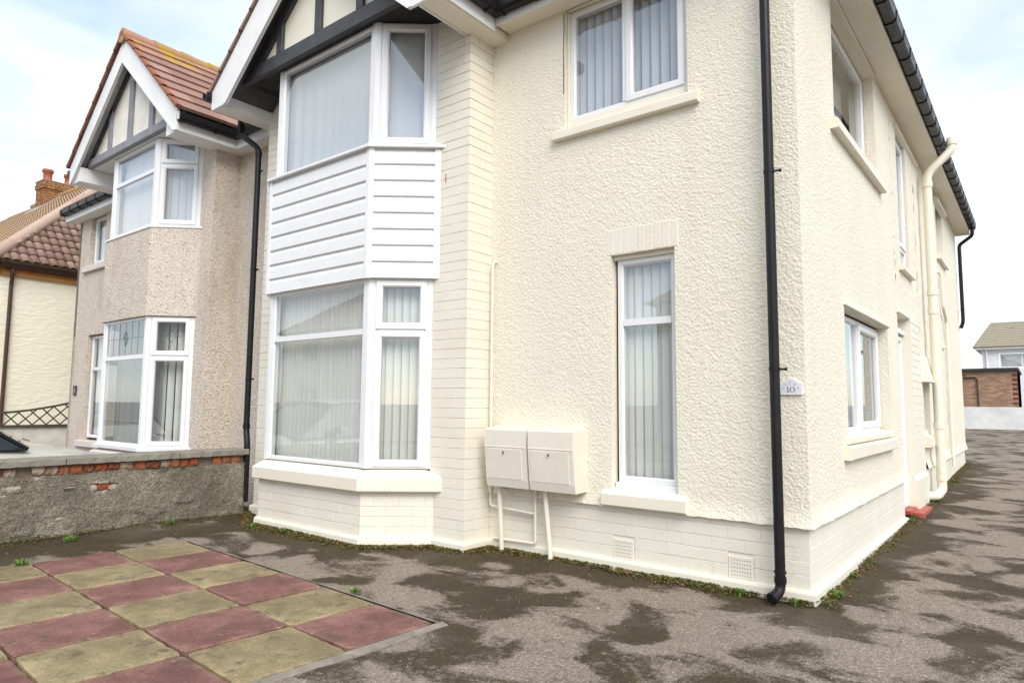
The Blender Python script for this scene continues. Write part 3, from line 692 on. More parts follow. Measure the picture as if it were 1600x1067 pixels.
mb = MB(); bay_loft(mb, [(.06, 3.775), (-.045, 3.77), (-.048, 3.775), (-.048, 3.798), (-.04, 3.804), (.08, 3.825)])
P = bay(-.047); Q = bay(.08); mb.face([(P[3].x, P[3].y, 3.772), (P[3].x, P[3].y, 3.80), (Q[3].x, Q[3].y, 3.825), (Q[3].x, Q[3].y, 3.772)]); mb.face([(P[0].x, P[0].y, 3.772), (P[0].x, P[0].y, 3.80), (Q[0].x, Q[0].y, 3.825), (Q[0].x, Q[0].y, 3.772)]); mb.build('bay_sill', M['upvc'], H)
def bay_windows(e, z0, z1, zt, sash_split, parent, post=.05, fill=None, **k):
    fc = facets(e, **k); out = []
    for i, (F, wd) in enumerate(fc):
        a, b = (post, wd-post) if i == 1 else ((.03, wd-post) if i == 0 else (post, wd-.03))
        if i == 1: cells = [(a, b, z0, z1, 0)] if not zt else [(a, b, z0, zt, 0), (a, b, zt, z1, 0)]
        else: cells = [(a, b, z0, z1, 1)] if not sash_split else [(a, b, z0, sash_split, 1), (a, b, sash_split, z1, 1)]
        w = window(parent, F, a, b, z0, z1, 0, cells, fw=.042 if i == 1 else .038)
        if fill: fill(w, F, a, b, z0, z1, i)
        out.append(w)
    mb = MB()
    for i in (1, 2):
        F0, w0 = fc[i-1]; F1, w1 = fc[i]
        P = [F0.p(w0-post, z0, .006), F0.p(w0, z0, .006), F1.p(post, z0, .006), F1.p(post, z0, -.06), F0.p(w0-post, z0, -.06)]
        P[1] = F0.p(w0+.002, z0, .006)
        lo = [Vector(q) for q in P]; hi = [q+Vector((0, 0, z1-z0)) for q in lo]
        n = len(lo); mb.add(lo+hi, [(j, (j+1) % n, n+(j+1) % n, n+j) for j in range(n)])
    F0, w0 = fc[0]; F1, w1 = fc[2]
    mb.box(F0, -.03, .03, z0, z1, -.06, .004); mb.box(F1, w1-.03, w1+.04, z0, z1, -.06, .004)
    build_each(mb, 'bay_post', M['upvc'], parent)
    return out
def fill_blind(w, F, a, b, z0, z1, i): slats(w, F, a-(.04 if i == 1 else -.03), b+(.03 if i == 1 else -.03), z0+.01, z1-.01, -.15, pitch=.074, ang=30 if i == 1 else 24)
def fill_net(w, F, a, b, z0, z1, i):
    Fc, wc = facets(.05+.10)[i]; curtain(w, Fc, 0, wc, z0+.0, z1+.0, 0, amp=.007, wl=.16, seed=i, mat=M['sheer'])
bay_windows(.045, .715, 2.505, 2.0, 2.01, H, fill=fill_blind)
bay_windows(.05, 3.82, 5.07, None, None, H, fill=fill_net)
# interior floor slabs of the bay so the two storeys are separate rooms
mb = MB(); P = bay(.09); 
for z in (.70, 2.49, 3.80): mb.face([(p.x, p.y, z) for p in P]); 
mb.box(WORLD, -6.1, -.12, 2.6, 2.75, -11.3, -.1); mb.box(WORLD, -6.1, -2.95, 2.6, 2.75, -.1, .3)
build_each(mb, 'floor', plain('indoor_boards', (.3, .25, .2), .7), H)
# gable
GC, GY = -4.52, -1.0; SL = .847
def barge(xc, yp, zb, half, slope, wv, th, zcut, mat, parent, name='bargeboard'):
    for s in (-1, 1):
        mb = MB(); F = Fr((xc, yp), (s, 0)); top = zb+half*slope
        pr = [(half, zb), (half, zcut), (half-(zb-zcut)*0-.18, zcut), (half-.0-(wv-(zb-zcut))/slope*1.0, zb-(zb-zcut)+.0), (0, top-wv), (0, top)]
        pr = [(half, zb), (half, zcut), (max(0, (half-(wv-(zb-zcut))/slope)), zcut), (0, top-wv), (0, top)]
        V = [Vector((xc+s*u, yp, z)) for u, z in pr]+[Vector((xc+s*u, yp+th, z)) for u, z in pr]
        k = len(pr); fs = [(i, (i+1) % k, k+(i+1) % k, k+i) for i in range(k)]+[tuple(range(k)), tuple(range(2*k-1, k-1, -1))]
        mb.add(V, fs); mb.build(name, mat, parent)
        mb = MB(); e = .022   # moulded inner edge
        pr2 = [(half-(wv-(zb-zcut))/slope, zcut), (half-(wv-(zb-zcut))/slope+.05, zcut), (0, top-wv+.042), (0, top-wv)]
        V = [Vector((xc+s*u, yp-.01, z)) for u, z in pr2]+[Vector((xc+s*u, yp+.005, z)) for u, z in pr2]; k = 4
        mb.add(V, [(i, (i+1) % k, k+(i+1) % k, k+i) for i in range(k)]+[tuple(range(k)), tuple(range(2*k-1, k-1, -1))]); mb.build('moulding', mat, parent)
barge(GC, GY, 5.025, 1.875, SL, .50, .03, 4.80, M['white'], H)
def eave_box(x0, x1, y0, y1, z0, z1, mat, parent, name='eave_box', lip=True):
    mb = MB(); F = Fr((x0, y0), (0, 1)); mb.hexa([(x0, y0, z0), (x1, y0, z0), (x1, y1, z0), (x0, y1, z0), (x0, y0, z1), (x1, y0, z1), (x1, y1, z1), (x0, y1, z1)])
    return mb.build(name, mat, parent)
eave_box(-6.385, -6.15, -.968, -.02, 4.80, 4.97, M['white'], H); eave_box(-2.84, -2.62, -.968, -.002, 4.805, 4.96, M['trim'], H)
mb = MB(); mb.box(WORLD, -2.618, -2.60, 4.815, 5.02, .23, .98); mb.box(WORLD, -2.862, -2.842, 4.795, 4.97, .35, .968); build_each(mb, 'fascia', M['white'], H)
mb = MB(); mb.box(WORLD, -6.149, -2.863, 5.075, 5.10, -.2, .84); build_each(mb, 'soffit', mat_black('black_soffit_paint', .02, .55), H)
# raked black overhang soffits, panel, timbers
for s in (-1, 1):
    mb = MB(); h = 1.64 if s < 0 else 1.685; th = .05
    q = lambda u, z: [Vector((GC+s*u, -.968, z)), Vector((GC+s*u, -.20, z))]
    zt = 5.025+1.875*SL-.30
    a = q(h, zt-h*SL); b = q(0, zt); mb.hexa([a[0], b[0], b[1], a[1], a[0]+Vector((0, 0, th)), b[0]+Vector((0, 0, th)), b[1]+Vector((0, 0, th)), a[1]+Vector((0, 0, th))])
    mb.build('raked_soffit', M['dark'], H)
    mb = MB(); zt2 = zt-.005; w = .17; h = 1.44
    pr = [(h, zt2-h*SL), (h-.2, zt2-h*SL), (0, zt2-w), (0, zt2)]
    V = [Vector((GC+s*u, -.84, z)) for u, z in pr]+[Vector((GC+s*u, -.79, z)) for u, z in pr]; k = 4
    mb.add(V, [(i, (i+1) % k, k+(i+1) % k, k+i) for i in range(k)]+[tuple(range(k)), tuple(range(2*k-1, k-1, -1))]); mb.build('raked_timber', M['dark'], H)
mb = MB(); mb.add([(GC-1.7, -.80, 5.07), (GC+1.7, -.80, 5.07), (GC, -.80, 6.5)], [(0, 1, 2)]); mb.build('gable_panel', M['trim'], H)
mb = MB(); mb.cbox(WORLD, -6.10, -2.90, 5.05, 5.215, .79, .845, .006); mb.build('beam', M['dark'], H)
for x0, x1 in ((-5.315, -5.205), (-4.605, -4.495), (-3.915, -3.805)):
    mb = MB(); mb.cbox(WORLD, x0, x1, 5.217, 6.1, .79, .838, .005); mb.build('post', M['dark'], H)
# main eaves
mb = MB(); mb.box(WORLD, -2.60, -.021, SOFF, SOFF+.02, .0, .204); mb.hexa([(-.02, -.2, SOFF), (.24, -.2, SOFF), (.24, 11.55, SOFF), (-.02, 11.55, SOFF), (-.02, -.2, SOFF+.021), (.24, -.2, SOFF+.021), (.24, 11.55, SOFF+.021), (-.02, 11.55, SOFF+.021)]); build_each(mb, 'soffit', M['trim'], H)
mb = MB(); mb.box(WORLD, -2.598, .265, SOFF-.012, 5.03, .205, .228); build_each(mb, 'fascia', M['white'], H)
mb = MB(); mb.box(FS, -.2, 11.55, SOFF-.01, 5.02, .24, .264); build_each(mb, 'fascia', M['trim'], H)
mb = MB(); mb.box(FS, -.2, 11.57, SOFF-.012, SOFF+.02, .225, .2399); mb.box(FS, 11.55, 11.575, SOFF-.02, 5.1, 0, .26); build_each(mb, 'fascia_trim', M['trim'], H)
# gutters
GP = [(0, 5.02), (0, 4.955), (.018, 4.925), (.082, 4.925), (.105, 4.95), (.112, 5.025), (.104, 5.025), (.097, 4.958), (.079, 4.935), (.02, 4.935), (.008, 4.958), (.008, 5.02)]
def gutter(F, u0, u1, brackets, parent, dz=0, name='gutter', mat=None, m0=0, m1=0, sc=1.):
    mat = mat or M['black']; pr = [(n*sc, (z-4.98)*sc+4.98+dz) for n, z in GP]
    mb = MB(); mb.extrude(F, u0, u1, pr, m0, m1); g = mb.build(name, mat, parent)
    for b in brackets:
        mb = MB(); mb.extrude(F, b-.016, b+.016, [(-.002, 5.035+dz), (-.002, 4.95+dz), (.016, 4.914+dz), (.086, 4.914+dz), (.113, 4.944+dz), (.122, 5.036+dz), (.112, 5.036+dz), (.10, 4.96+dz), (.0, 4.96+dz)]); mb.build('bracket', mat, g)
    return g
gutter(Fr((.264, 0), (0, 1)), -.228, 11.5, [.0+.42*k for k in range(28)], H, m0=-1)
gutter(Fr((-2.6, -.228), (1, 0)), 0.0, 2.864, [.12, .5, .9, 1.7, 2.5], H, m0=1, m1=1)
gutter(Fr((-2.6, -1.0), (0, 1)), -.02, .77, [.15, .6], H, m1=-1)
gutter(Fr((-6.40, .0), (0, -1)), -1.0, 1.06, [-.5, .2, .9], H)
# roof of the house
def roof_slope(mb, eave0, eave1, top1, top0, n, lift=.03, thick=.02):
    e0, e1, t1, t0 = map(Vector, (eave0, eave1, top1, top0)); nr = (e1-e0).cross(t0-e0).normalized()
    if nr.z < 0: nr = -nr
    for k in range(n):
        a, b = k/n, min(1, (k+1.12)/n)
        A0, A1, B0, B1 = e0.lerp(t0, a), e1.lerp(t1, a), e0.lerp(t0, b), e1.lerp(t1, b)
        mb.hexa([A0, A1, B1, B0, A0+nr*(lift+thick), A1+nr*(lift+thick), B1+nr*thick, B0+nr*thick])
mb = MB()
ridgez = 5.05+3.3*.75
roof_slope(mb, (-6.3, -.32, 5.05), (.34, -.32, 5.05), (-2.96, 2.98, ridgez), (-6.3, 2.98, ridgez), 14)
roof_slope(mb, (.34, -.32, 5.05), (.34, 11.6, 5.05), (-2.96, 8.3, ridgez), (-2.96, 2.98, ridgez), 14)
roof_slope(mb, (.34, 11.6, 5.05), (-6.3, 11.6, 5.05), (-6.3, 8.3, ridgez), (-2.96, 8.3, ridgez), 14)
mb.add([(-6.3, -.2, 4.95), (-6.3, 11.5, 4.95), (-6.3, 8.3, ridgez), (-6.3, 2.98, ridgez)], [(0, 1, 2, 3)])
mb.add([(-6.3, 2.98, ridgez), (-2.96, 2.98, ridgez), (-2.96, 8.3, ridgez), (-6.3, 8.3, ridgez)], [(0, 1, 2, 3)])
for s in (-1, 1):
    a, b = (GC+s*1.90, -1.03, 5.02), (GC+s*1.90, .6, 5.02); t1, t0 = (GC, 2.2, 6.64), (GC, -1.03, 6.64)
    roof_slope(mb, a, b, t1, t0, 9, lift=.018)
mb.build('roof', M['pan'], H)
mb = MB(); mb.box(WORLD, -6.15, -.05, 4.9, 4.92, -11.3, -.06); mb.box(WORLD, -6.15, -2.95, 5.102, 5.12, -.06, .75); build_each(mb, 'ceiling', plain('ceiling_board', (.6, .6, .58), .8), H)
rust = plain('rust_streak', (.36, .17, .05), .8, .25, 30)
mb = MB(); F = Fr((-3.24, -.345), (1, 0)); mb.cbox(F, .135, .148, 3.42, 3.505, -.005, .0025, .001); build_each(mb, 'rust_stain', rust, H)
mb = MB(); mb.tube([FF.p(.828, 4.86, .012), FF.p(.832, 4.7, .013), FF.p(.826, 4.5, .012), FF.p(.831, 4.25, .013), FF.p(.829, 4.1, .012)], .0035, 5); mb.build('crack', plain('dark_crack', (.05, .04, .03), .9), H)
# air bricks
for x0 in (1.305, 2.245):
    mb = MB(); mb.cbox(FF, x0, x0+.18, .107, .258, -.02, .0006, .002); a = mb.build('air_brick', M['pbrick'], H)
    mb = MB()
    for r in range(5):
        for c in range(8):
            u, z = x0+.026+c*.0184, .128+r*.0265; mb.face([FF.p(u-.0035, z-.0045, .0012), FF.p(u+.0035, z-.0045, .0012), FF.p(u+.0035, z+.0045, .0012), FF.p(u-.0035, z+.0045, .0012)])
    stuff(mb.build('vent_hole', plain('dark_hole', (.30, .27, .21), .9), a))
mb = MB(); mb.hexa([(.0, 8.18, 2.30), (.06, 8.18, 2.30), (.06, 8.34, 2.30), (0, 8.34, 2.30), (.0, 8.18, 2.37), (.02, 8.18, 2.40), (.02, 8.34, 2.40), (0, 8.34, 2.37)]); mb.build('vent_cowl', M['trim'], H)

# ------------------------------------------------------------------ pipes
def bend(pts, r=.06, n=5):   # round the corners of a path
    pts = [Vector(p) for p in pts]; out = [pts[0]]
    for a, b, c in zip(pts, pts[1:], pts[2:]):
        d0 = (a-b).normalized(); d1 = (c-b).normalized(); rr = min(r, (a-b).length*.45, (c-b).length*.45); p0 = b+d0*rr; p1 = b+d1*rr
        for k in range(n+1):
            t = k/n; out.append(p0*(1-t)**2+b*2*t*(1-t)+p1*t*t)
    return out+[pts[-1]]
def pipe(name, path, r, mat, label, cat, rings=(), clips=(), seg=14, rad=.06, group=None, lip=None):
    pa = bend(path, rad); T = thing(name, (path[-1][0], path[-1][1], 0), label, cat, group)
    mb = MB(); mb.tube(pa, r, seg, caps=True); mb.build('pipe', mat, T)
    for a, b in rings:
        mb = MB(); mb.tube([a, b], r*1.17, seg); mb.build('socket', mat, T)
    for c, d in clips:
        c = Vector(c); d = Vector(d); mb = MB(); mb.tube([c+Vector((0, 0, -.012)), c+Vector((0, 0, .012))], r*1.1, seg)
        mb.tube([c+d*r*.9, c+d*.075], .0075, 8); mb.tube([c+d*.062, c+d*.08], .011, 8); mb.build('clip', mat, T)
    if lip:
        mb = MB(); a, b = map(Vector, lip); mb.tube([a, b], r*.86, seg); mb.build('opening', plain('pipe_mouth', (.004, .004, .004), .9), T)
    return T
x, y = -.165, -.105
pipe('downpipe', [(x, -.285, 4.95), (x, -.285, 4.86), (x, y, 4.66), (x, y, .10), (x-.035, y-.085, .058)], .0345, M['black'], 'long black plastic downpipe on the front wall beside the house number plaque', 'downpipe',
     rings=[((x, y, .15), (x, y, .19)), ((x, y, .215), (x, y, .228)), ((x-.027, y-.065, .066), (x-.0345, y-.084, .0583))], clips=[((x, y, 2.97), (1, .25, 0)), ((x, y, 1.575), (1, .25, 0)), ((x, y, 4.3), (1, .25, 0))], rad=.07, lip=((x-.0352, y-.0855, .0578), (x-.0358, y-.087, .0571)))
x, y = -6.33, -.40
pipe('downpipe', [(-6.62, -.50, 4.90), (-6.60, -.50, 4.72), (x, y, 4.50), (x, y, .98), (x+.07, y-.02, .82), (x+.07, y-.02, .14)], .036, M['black'], 'black downpipe between cream house and pebbledash house, kinked above the grey wall', 'downpipe',
     rings=[((-6.60, -.50, 4.72), (-6.60, -.50, 4.86)), ((x, y, 4.46), (x, y, 4.40)), ((x, y, 1.06), (x, y, 1.0))], clips=[((x, y, 4.2), (1, .2, 0)), ((x, y, 2.95), (1, .2, 0)), ((x, y, 1.6), (1, .2, 0))], rad=.08)
pipe('downpipe', [(.32, 11.28, 4.95), (.32, 11.28, 4.78), (.085, 11.32, 4.62), (.085, 11.32, 3.05), (.04, 11.33, 2.92)], .034, M['black'], 'short black downpipe at the far end of the long side gutter', 'downpipe', clips=[((.085, 11.32, 4.0), (.2, -1, 0)), ((.085, 11.32, 3.3), (.2, -1, 0))])
X0 = .135; Y0 = 6.05
pipe('soil_pipe', [(.44, 6.15, 5.10), (.44, 6.15, 4.93), (X0, Y0, 4.62), (X0, Y0, .30), (X0, Y0, .22), (X0-.01, Y0-.50, .18), (-.05, Y0-.60, .18)], .058, M['trim'], 'thick cream soil pipe with swan neck rising past the side gutter', 'pipe',
     rings=[((.44, 6.15, 5.0), (.44, 6.15, 5.06)), ((X0, Y0, 4.50), (X0, Y0, 4.42)), ((X0, Y0, 2.95), (X0, Y0, 2.88)), ((X0, Y0, 2.70), (X0, Y0, 2.62)), ((X0, Y0, 1.12), (X0, Y0, 1.04)), ((X0, Y0, .40), (X0, Y0, .34))], rad=.12, lip=((.44, 6.15, 5.1005), (.44, 6.15, 5.103)))
pipe('waste_pipe', [(.03, 8.02, 3.55), (.055, 8.06, 3.50), (.055, 8.12, 2.97), (.055, 8.5, 2.78), (.055, 8.5, .36)], .024, M['trim'], 'thin cream waste pipe with a sideways kink near the far end of the side wall', 'pipe',
     rings=[((.055, 8.5, 2.6), (.055, 8.5, 2.55)), ((.055, 8.5, 1.5), (.055, 8.5, 1.45))])
pipe('gas_pipe', [(-2.735, .0, 2.655), (-2.735, -.04, 2.665), (-2.755, -.045, 2.60), (-2.755, -.045, 1.10)], .0135, M['trim'], 'thin upright cream pipe with a hooked top in the corner above the meter boxes', 'pipe', rad=.03, seg=10,
     rings=[((-2.755, -.045, 1.83), (-2.755, -.045, 1.86))])
pipe('gas_pipe', [(-2.745, -.05, .62), (-2.745, -.05, .40), (-2.25, -.05, .375)], .013, M['trim'], 'cream pipe bent in an L under the left meter box', 'pipe', rad=.03, seg=10)
pipe('gas_pipe', [(-2.70, -.045, .60), (-2.70, -.045, .575), (-2.58, -.045, .565)], .011, M['trim'], 'short cream pipe stub tight under the left meter box', 'pipe', rad=.02, seg=8)
pipe('gas_pipe', [(-2.235, -.05, .62), (-2.235, -.05, .125), (-2.70, -.05, .115)], .014, M['trim'], 'cream pipe dropping between the two meter tubes and turning left along the plinth', 'pipe', rad=.03, seg=10)
pipe('service_tube', [(-2.60, -.10, .62), (-2.585, -.075, .0)], .021, M['trim'], 'straight cream service tube from the left meter box to the ground', 'pipe', seg=12)
pipe('service_tube', [(-2.10, -.10, .62), (-2.05, -.08, .0)], .021, M['trim'], 'slanting cream service tube from the right meter box to the ground', 'pipe', seg=12)

# ------------------------------------------------------------------ meter boxes
def meter_box(x0, label):
    T = thing('meter_box', (x0+.225, -.11, .60), label, 'meter box', 'meter boxes on the front wall')
    F = Fr((x0, 0), (1, 0)); w = .455; mb = MB()
    pr = [(0, .605), (.19, .60), (.205, .665), (.235, .95), (.235, 1.095), (.225, 1.108), (0, 1.125)]
    k = len(pr); c = .012
    mb.extrude(F, 0, w, pr); mb.build('body', M['meter'], T)
    mb = MB()
    def pt(u, z, o): # front sloping face
        n = .205+(z-.665)/(.95-.665)*.03; return F.p(u, z, n+o)
    a, b, z0, z1 = .022, w-.045, .672, .935
    V = [pt(a, z0, 0), pt(b, z0, 0), pt(b, z1, 0), pt(a, z1, 0), pt(a, z0, .006), pt(b, z0, .006), pt(b, z1, .006), pt(a, z1, .006)]
    V[4:] = [pt(a+.003, z0+.003, .0035), pt(b-.003, z0+.003, .0035), pt(b-.003, z1-.003, .0035), pt(a+.003, z1-.003, .0035)]
    mb.add(V, [(4, 5, 6, 7), (0, 1, 5, 4), (1, 2, 6, 5), (2, 3, 7, 6), (3, 0, 4, 7)]); mb.build('door', M['meter'], T)
    mb = MB(); q = pt(w*.47, .905, .004); mb.tube([q, q+Vector((0, -.006, 0))], .009, 12); mb.tube([q+Vector((0, -.004, -.012)), q+Vector((0, -.012, -.012))], .005, 8); mb.build('lock', plain('grey_lock', (.12, .12, .12), .5), T)
    mb = MB(); mb.extrude(F, .012, w-.012, [(.2352, .944), (.238, .947), (.238, .954), (.2352, .957)]); mb.build('drip_ridge', M['meter'], T)
M['meter'] = plain('cream_meter_plastic', (.745, .70, .605), .4, .03, 3)
meter_box(-2.665, 'cream gas meter box hung next to the brick pilaster corner'); meter_box(-2.185, 'cream gas meter box hung on the side nearer the tall narrow window')

# ------------------------------------------------------------------ house number plaque
def outline_extrude(mb, pts, F, n0, n1):
    k = len(pts); V = [F.p(a, b, n0) for a, b in pts]+[F.p(a, b, n1) for a, b in pts]
    mb.add(V, [(i, (i+1) % k, k+(i+1) % k, k+i) for i in range(k)]+[tuple(range(k, 2*k))])
T = thing('number_plaque', (-.083, -.02, 1.40), 'white arched house number plaque reading 10 at the corner of the cream wall', 'house number')
F = Fr((-.16, 0), (1, 0)); w = .152
def arch(ins):
    L_, R_, b, sh = ins, w-ins, 1.402+ins, 1.480-ins*.4
    pts = [(L_, b), (R_, b), (R_, sh)]
    for k in range(13):
        t = k/12; u = R_-(R_-L_)*(.08+.84*t); pts.append((u, sh+(.034-ins*.3)*math.sin(math.pi*t)**1.4+.001))
    pts.append((L_, sh)); return pts
pw = plain('white_ceramic', (.80, .80, .82), .25, .02)
mb = MB(); outline_extrude(mb, arch(0), F, -.005, .026); mb.build('plate', pw, T)
mb = MB(); outline_extrude(mb, arch(.010), F, .0255, .0262); mb.build('inner_panel', plain('pale_lilac_ceramic', (.70, .69, .76), .3, .02), T)
ink = plain('dark_ink', (.03, .03, .035), .5)
mb = MB()
def strokes(poly, n=.0268): mb.face([F.p(a, b, n) for a, b in poly])
ux = .052; z0, z1 = 1.418, 1.455
strokes([(ux+.003, z0), (ux+.008, z0), (ux+.008, z1), (ux+.003, z1)]); strokes([(ux-.001, z0), (ux+.012, z0), (ux+.012, z0+.0025), (ux-.001, z0+.0025)]); strokes([(ux-.002, z1-.008), (ux+.003, z1-.005), (ux+.003, z1), (ux+.001, z1-.003)])
cx_, cz_ = .086, 1.4365
for k in range(20):
    a0, a1 = 2*math.pi*k/20, 2*math.pi*(k+1)/20
    fo = lambda a: (cx_+.0175*math.cos(a), cz_+.0185*math.sin(a)); fi = lambda a: (cx_+.0115*math.cos(a), cz_+.0165*math.sin(a)); strokes([fo(a0), fo(a1), fi(a1), fi(a0)])
mb.build('digits', ink, T)
mb = MB()
for u, z, r in ((.027, 1.447, .003), (.125, 1.447, .003)):
    strokes([(u+r*math.cos(k*.785), z+r*math.sin(k*.785)) for k in range(8)])
mb.build('screw', ink, T)
mb = MB()
for u, z, r in ((.045, 1.475, .003), (.0445, 1.468, .004), (.070, 1.489, .004), (.071, 1.472, .003), (.101, 1.477, .003), (.1015, 1.469, .004)):
    strokes([(u+r*.7*math.cos(k*.785), z+r*1.3*math.sin(k*.785)) for k in range(8)])
mb.build('flower_motif', plain('olive_print', (.22, .22, .12), .5), T)

# door step
mb = MB(); mb.hexa([(-.1, 4.20, -.03), (.15, 4.20, -.03), (.15, 4.98, -.03), (-.1, 4.98, -.03), (-.1, 4.20, .125), (.135, 4.22, .115), (.135, 4.96, .115), (-.1, 4.98, .125)])
mb.box(FS, 4.15, 4.62, .1, .14, -.12, .02)
tag(mb.build('door_step', M['redpaint'], None, (0, 4.55, 0)), 'red painted door step on the side of the cream house', 'step')

# ================================================================== PEBBLEDASH NEIGHBOUR
N = thing('pebbledash_house', (-9, 0, -.1), 'pebbledashed house with a white bay window and red tiled gable, left of the black downpipe', 'house')
KB = dict(cx=-8.92, yb=-.40, yf=-.85, hw=.725, hd=1.20)
mb = MB()
mb.box(WORLD, -7.75, -7.40, -.2, 5.1, -.2, .40); mb.box(WORLD, -10.44, -10.09, -.2, 5.1, -.2, .40)
def wall_holes(mb, F, u0, u1, z0, z1, holes, n=0, rev=.12):
    us = sorted({u0, u1, *[h[0] for h in holes], *[h[1] for h in holes]}); zs = sorted({z0, z1, *[h[2] for h in holes], *[h[3] for h in holes]})
    for a, b in zip(us, us[1:]):
        for c, d in zip(zs, zs[1:]):
            if not any(a >= h[0]-1e-6 and b <= h[1]+1e-6 and c >= h[2]-1e-6 and d <= h[3]+1e-6 for h in holes): mb.face([F.p(a, c, n), F.p(b, c, n), F.p(b, d, n), F.p(a, d, n)])
    for a, b, c, d in holes:
        for q in ([(a, c), (a, d)], [(b, d), (b, c)], [(a, d), (b, d)], [(b, c), (a, c)]):
            (p, r), (s_, t) = q; mb.face([F.p(p, r, n), F.p(s_, t, n), F.p(s_, t, n-rev), F.p(p, r, n-rev)])
FN = Fr((-13.1, -.04), (1, 0))
wall_holes(mb, FN, -.1, 2.66, -.2, 5.05, [(.63, 1.33, .62, 2.52), (.43, 1.13, 3.85, 4.75)])
mb.face([FN.p(5.7, -.2), FN.p(6.92, -.2), FN.p(6.92, 5.05), FN.p(5.7, 5.05)])
mb.box(Fr((-13.2, 10), (0, -1)), 0, 10.04, -.2, 5.05, -.1, 0); mb.box(Fr((-6.25, 10), (-1, 0)), 0, 6.85, -.2, 5.05, -.1, 0)
build_each(mb, 'wall', M['peb'], N)
mb = MB(); bay_loft(mb, [(0, -.2), (0, .55)], **KB); bay_band(mb, -.012, .08, 2.475, 3.70, **KB); build_each(mb, 'bay_wall', M['peb'], N)
mb = MB(); bay_loft(mb, [(.05, .535), (-.05, .53), (-.055, .54), (-.055, .595), (-.045, .605), (.1, .66)], **KB); mb.build('bay_sill', plain('pinkish_sill', (.62, .54, .50), .7, .06, 5, .004), N)
mb = MB(); bay_loft(mb, [(.05, .655), (-.03, .655), (-.032, .70), (.05, .715)], **KB); bay_loft(mb, [(.06, 3.69), (-.025, 3.69), (-.027, 3.715), (.06, 3.735)], **KB); build_each(mb, 'bay_cill', M['upvc'], N)
def fillN(w, F, a, b, z0, z1, i):
    if i == 2 and z0 < 2: slats(w, F, a+.06, b-.04, z0+.05, z1-.05, -.2, pitch=.1, w=.085, ang=24, jit=12)
    elif i == 1 and z0 < 2: curtain(w, F, a-.1, b+.1, z0, z1, -.22, amp=.02, wl=.2, mat=M['dimnet'])
    elif z0 > 2: slats(w, F, a+.0, b-.0, z0+.03, z1-.03, -.14, pitch=.09, w=.10, ang=5, jit=2, mat=M['net'])
lw = bay_windows(.03, .705, 2.47, 1.93, 1.93, N, fill=fillN, **KB)
uw = bay_windows(.03, 3.73, 4.965, 4.53, 4.60, N, fill=fillN, **KB)
# leaded top lights
Fl, wl = facets(.03, **KB)[1]
mb = MB(); n0 = -.018; a, b, c, d = .11, wl-.11, 1.97, 2.43
for k in range(7):
    u = a+(b-a)*k/6; mb.box(Fl, u-.003, u+.003, c, d, n0-.002, n0)
for z in (2.2,): mb.box(Fl, a, b, z-.003, z+.003, n0-.0025, n0+.0005)
um, zm = (a+b)/2, 2.2
for s1, s2 in ((1, 1), (1, -1), (-1, 1), (-1, -1)):
    p, q = Fl.p(um+s1*.075, zm, n0+.001), Fl.p(um, zm+s2*.105, n0+.001); mb.tube([p, q], .0035, 4); p, q = Fl.p(um+s1*.03, zm, n0+.001), Fl.p(um, zm+s2*.105, n0+.001); mb.tube([p, q], .003, 4)
mb.build('lead_came', plain('grey_lead', (.2, .2, .21), .5), lw[1])
Fl2, wl2 = facets(.03, **KB)[2]
mb = MB(); um = wl2/2+.01
for s1, s2 in ((1, 1), (1, -1), (-1, 1), (-1, -1)): mb.tube([Fl2.p(um+s1*.06, 2.2, -.004), Fl2.p(um, 2.2+s2*.09, -.004)], .003, 4)
mb.box(Fl2, um-.003, um+.003, 2.03, 2.37, -.006, -.004); mb.box(Fl2, um-.14, um+.14, 2.197, 2.203, -.0065, -.0035); mb.build('lead_came', plain('dark_lead', (.1, .1, .1), .5), lw[2])
w = window(N, FN, .65, 1.31, .66, 2.5, -.07, [(.65, 1.31, .66, 1.9, 0), (.65, 1.31, 1.9, 2.5, 0)], fw=.05); slats(w, FN, .68, 1.28, .7, 2.46, -.2, ang=40)
w = window(N, FN, .45, 1.11, 3.88, 4.74, -.07, [(.45, 1.11, 3.88, 4.74, 0)], fw=.05); curtain(w, FN, .48, 1.08, 3.9, 4.7, -.2)
mb = MB(); mb.cbox(FN, .45, 1.5, .50, .61, -.1, .06, .008); mb.cbox(FN, .25, 1.3, 3.71, 3.82, -.1, .06, .008); build_each(mb, 'window_sill', plain('pink_white_sill', (.66, .60, .57), .7), N)
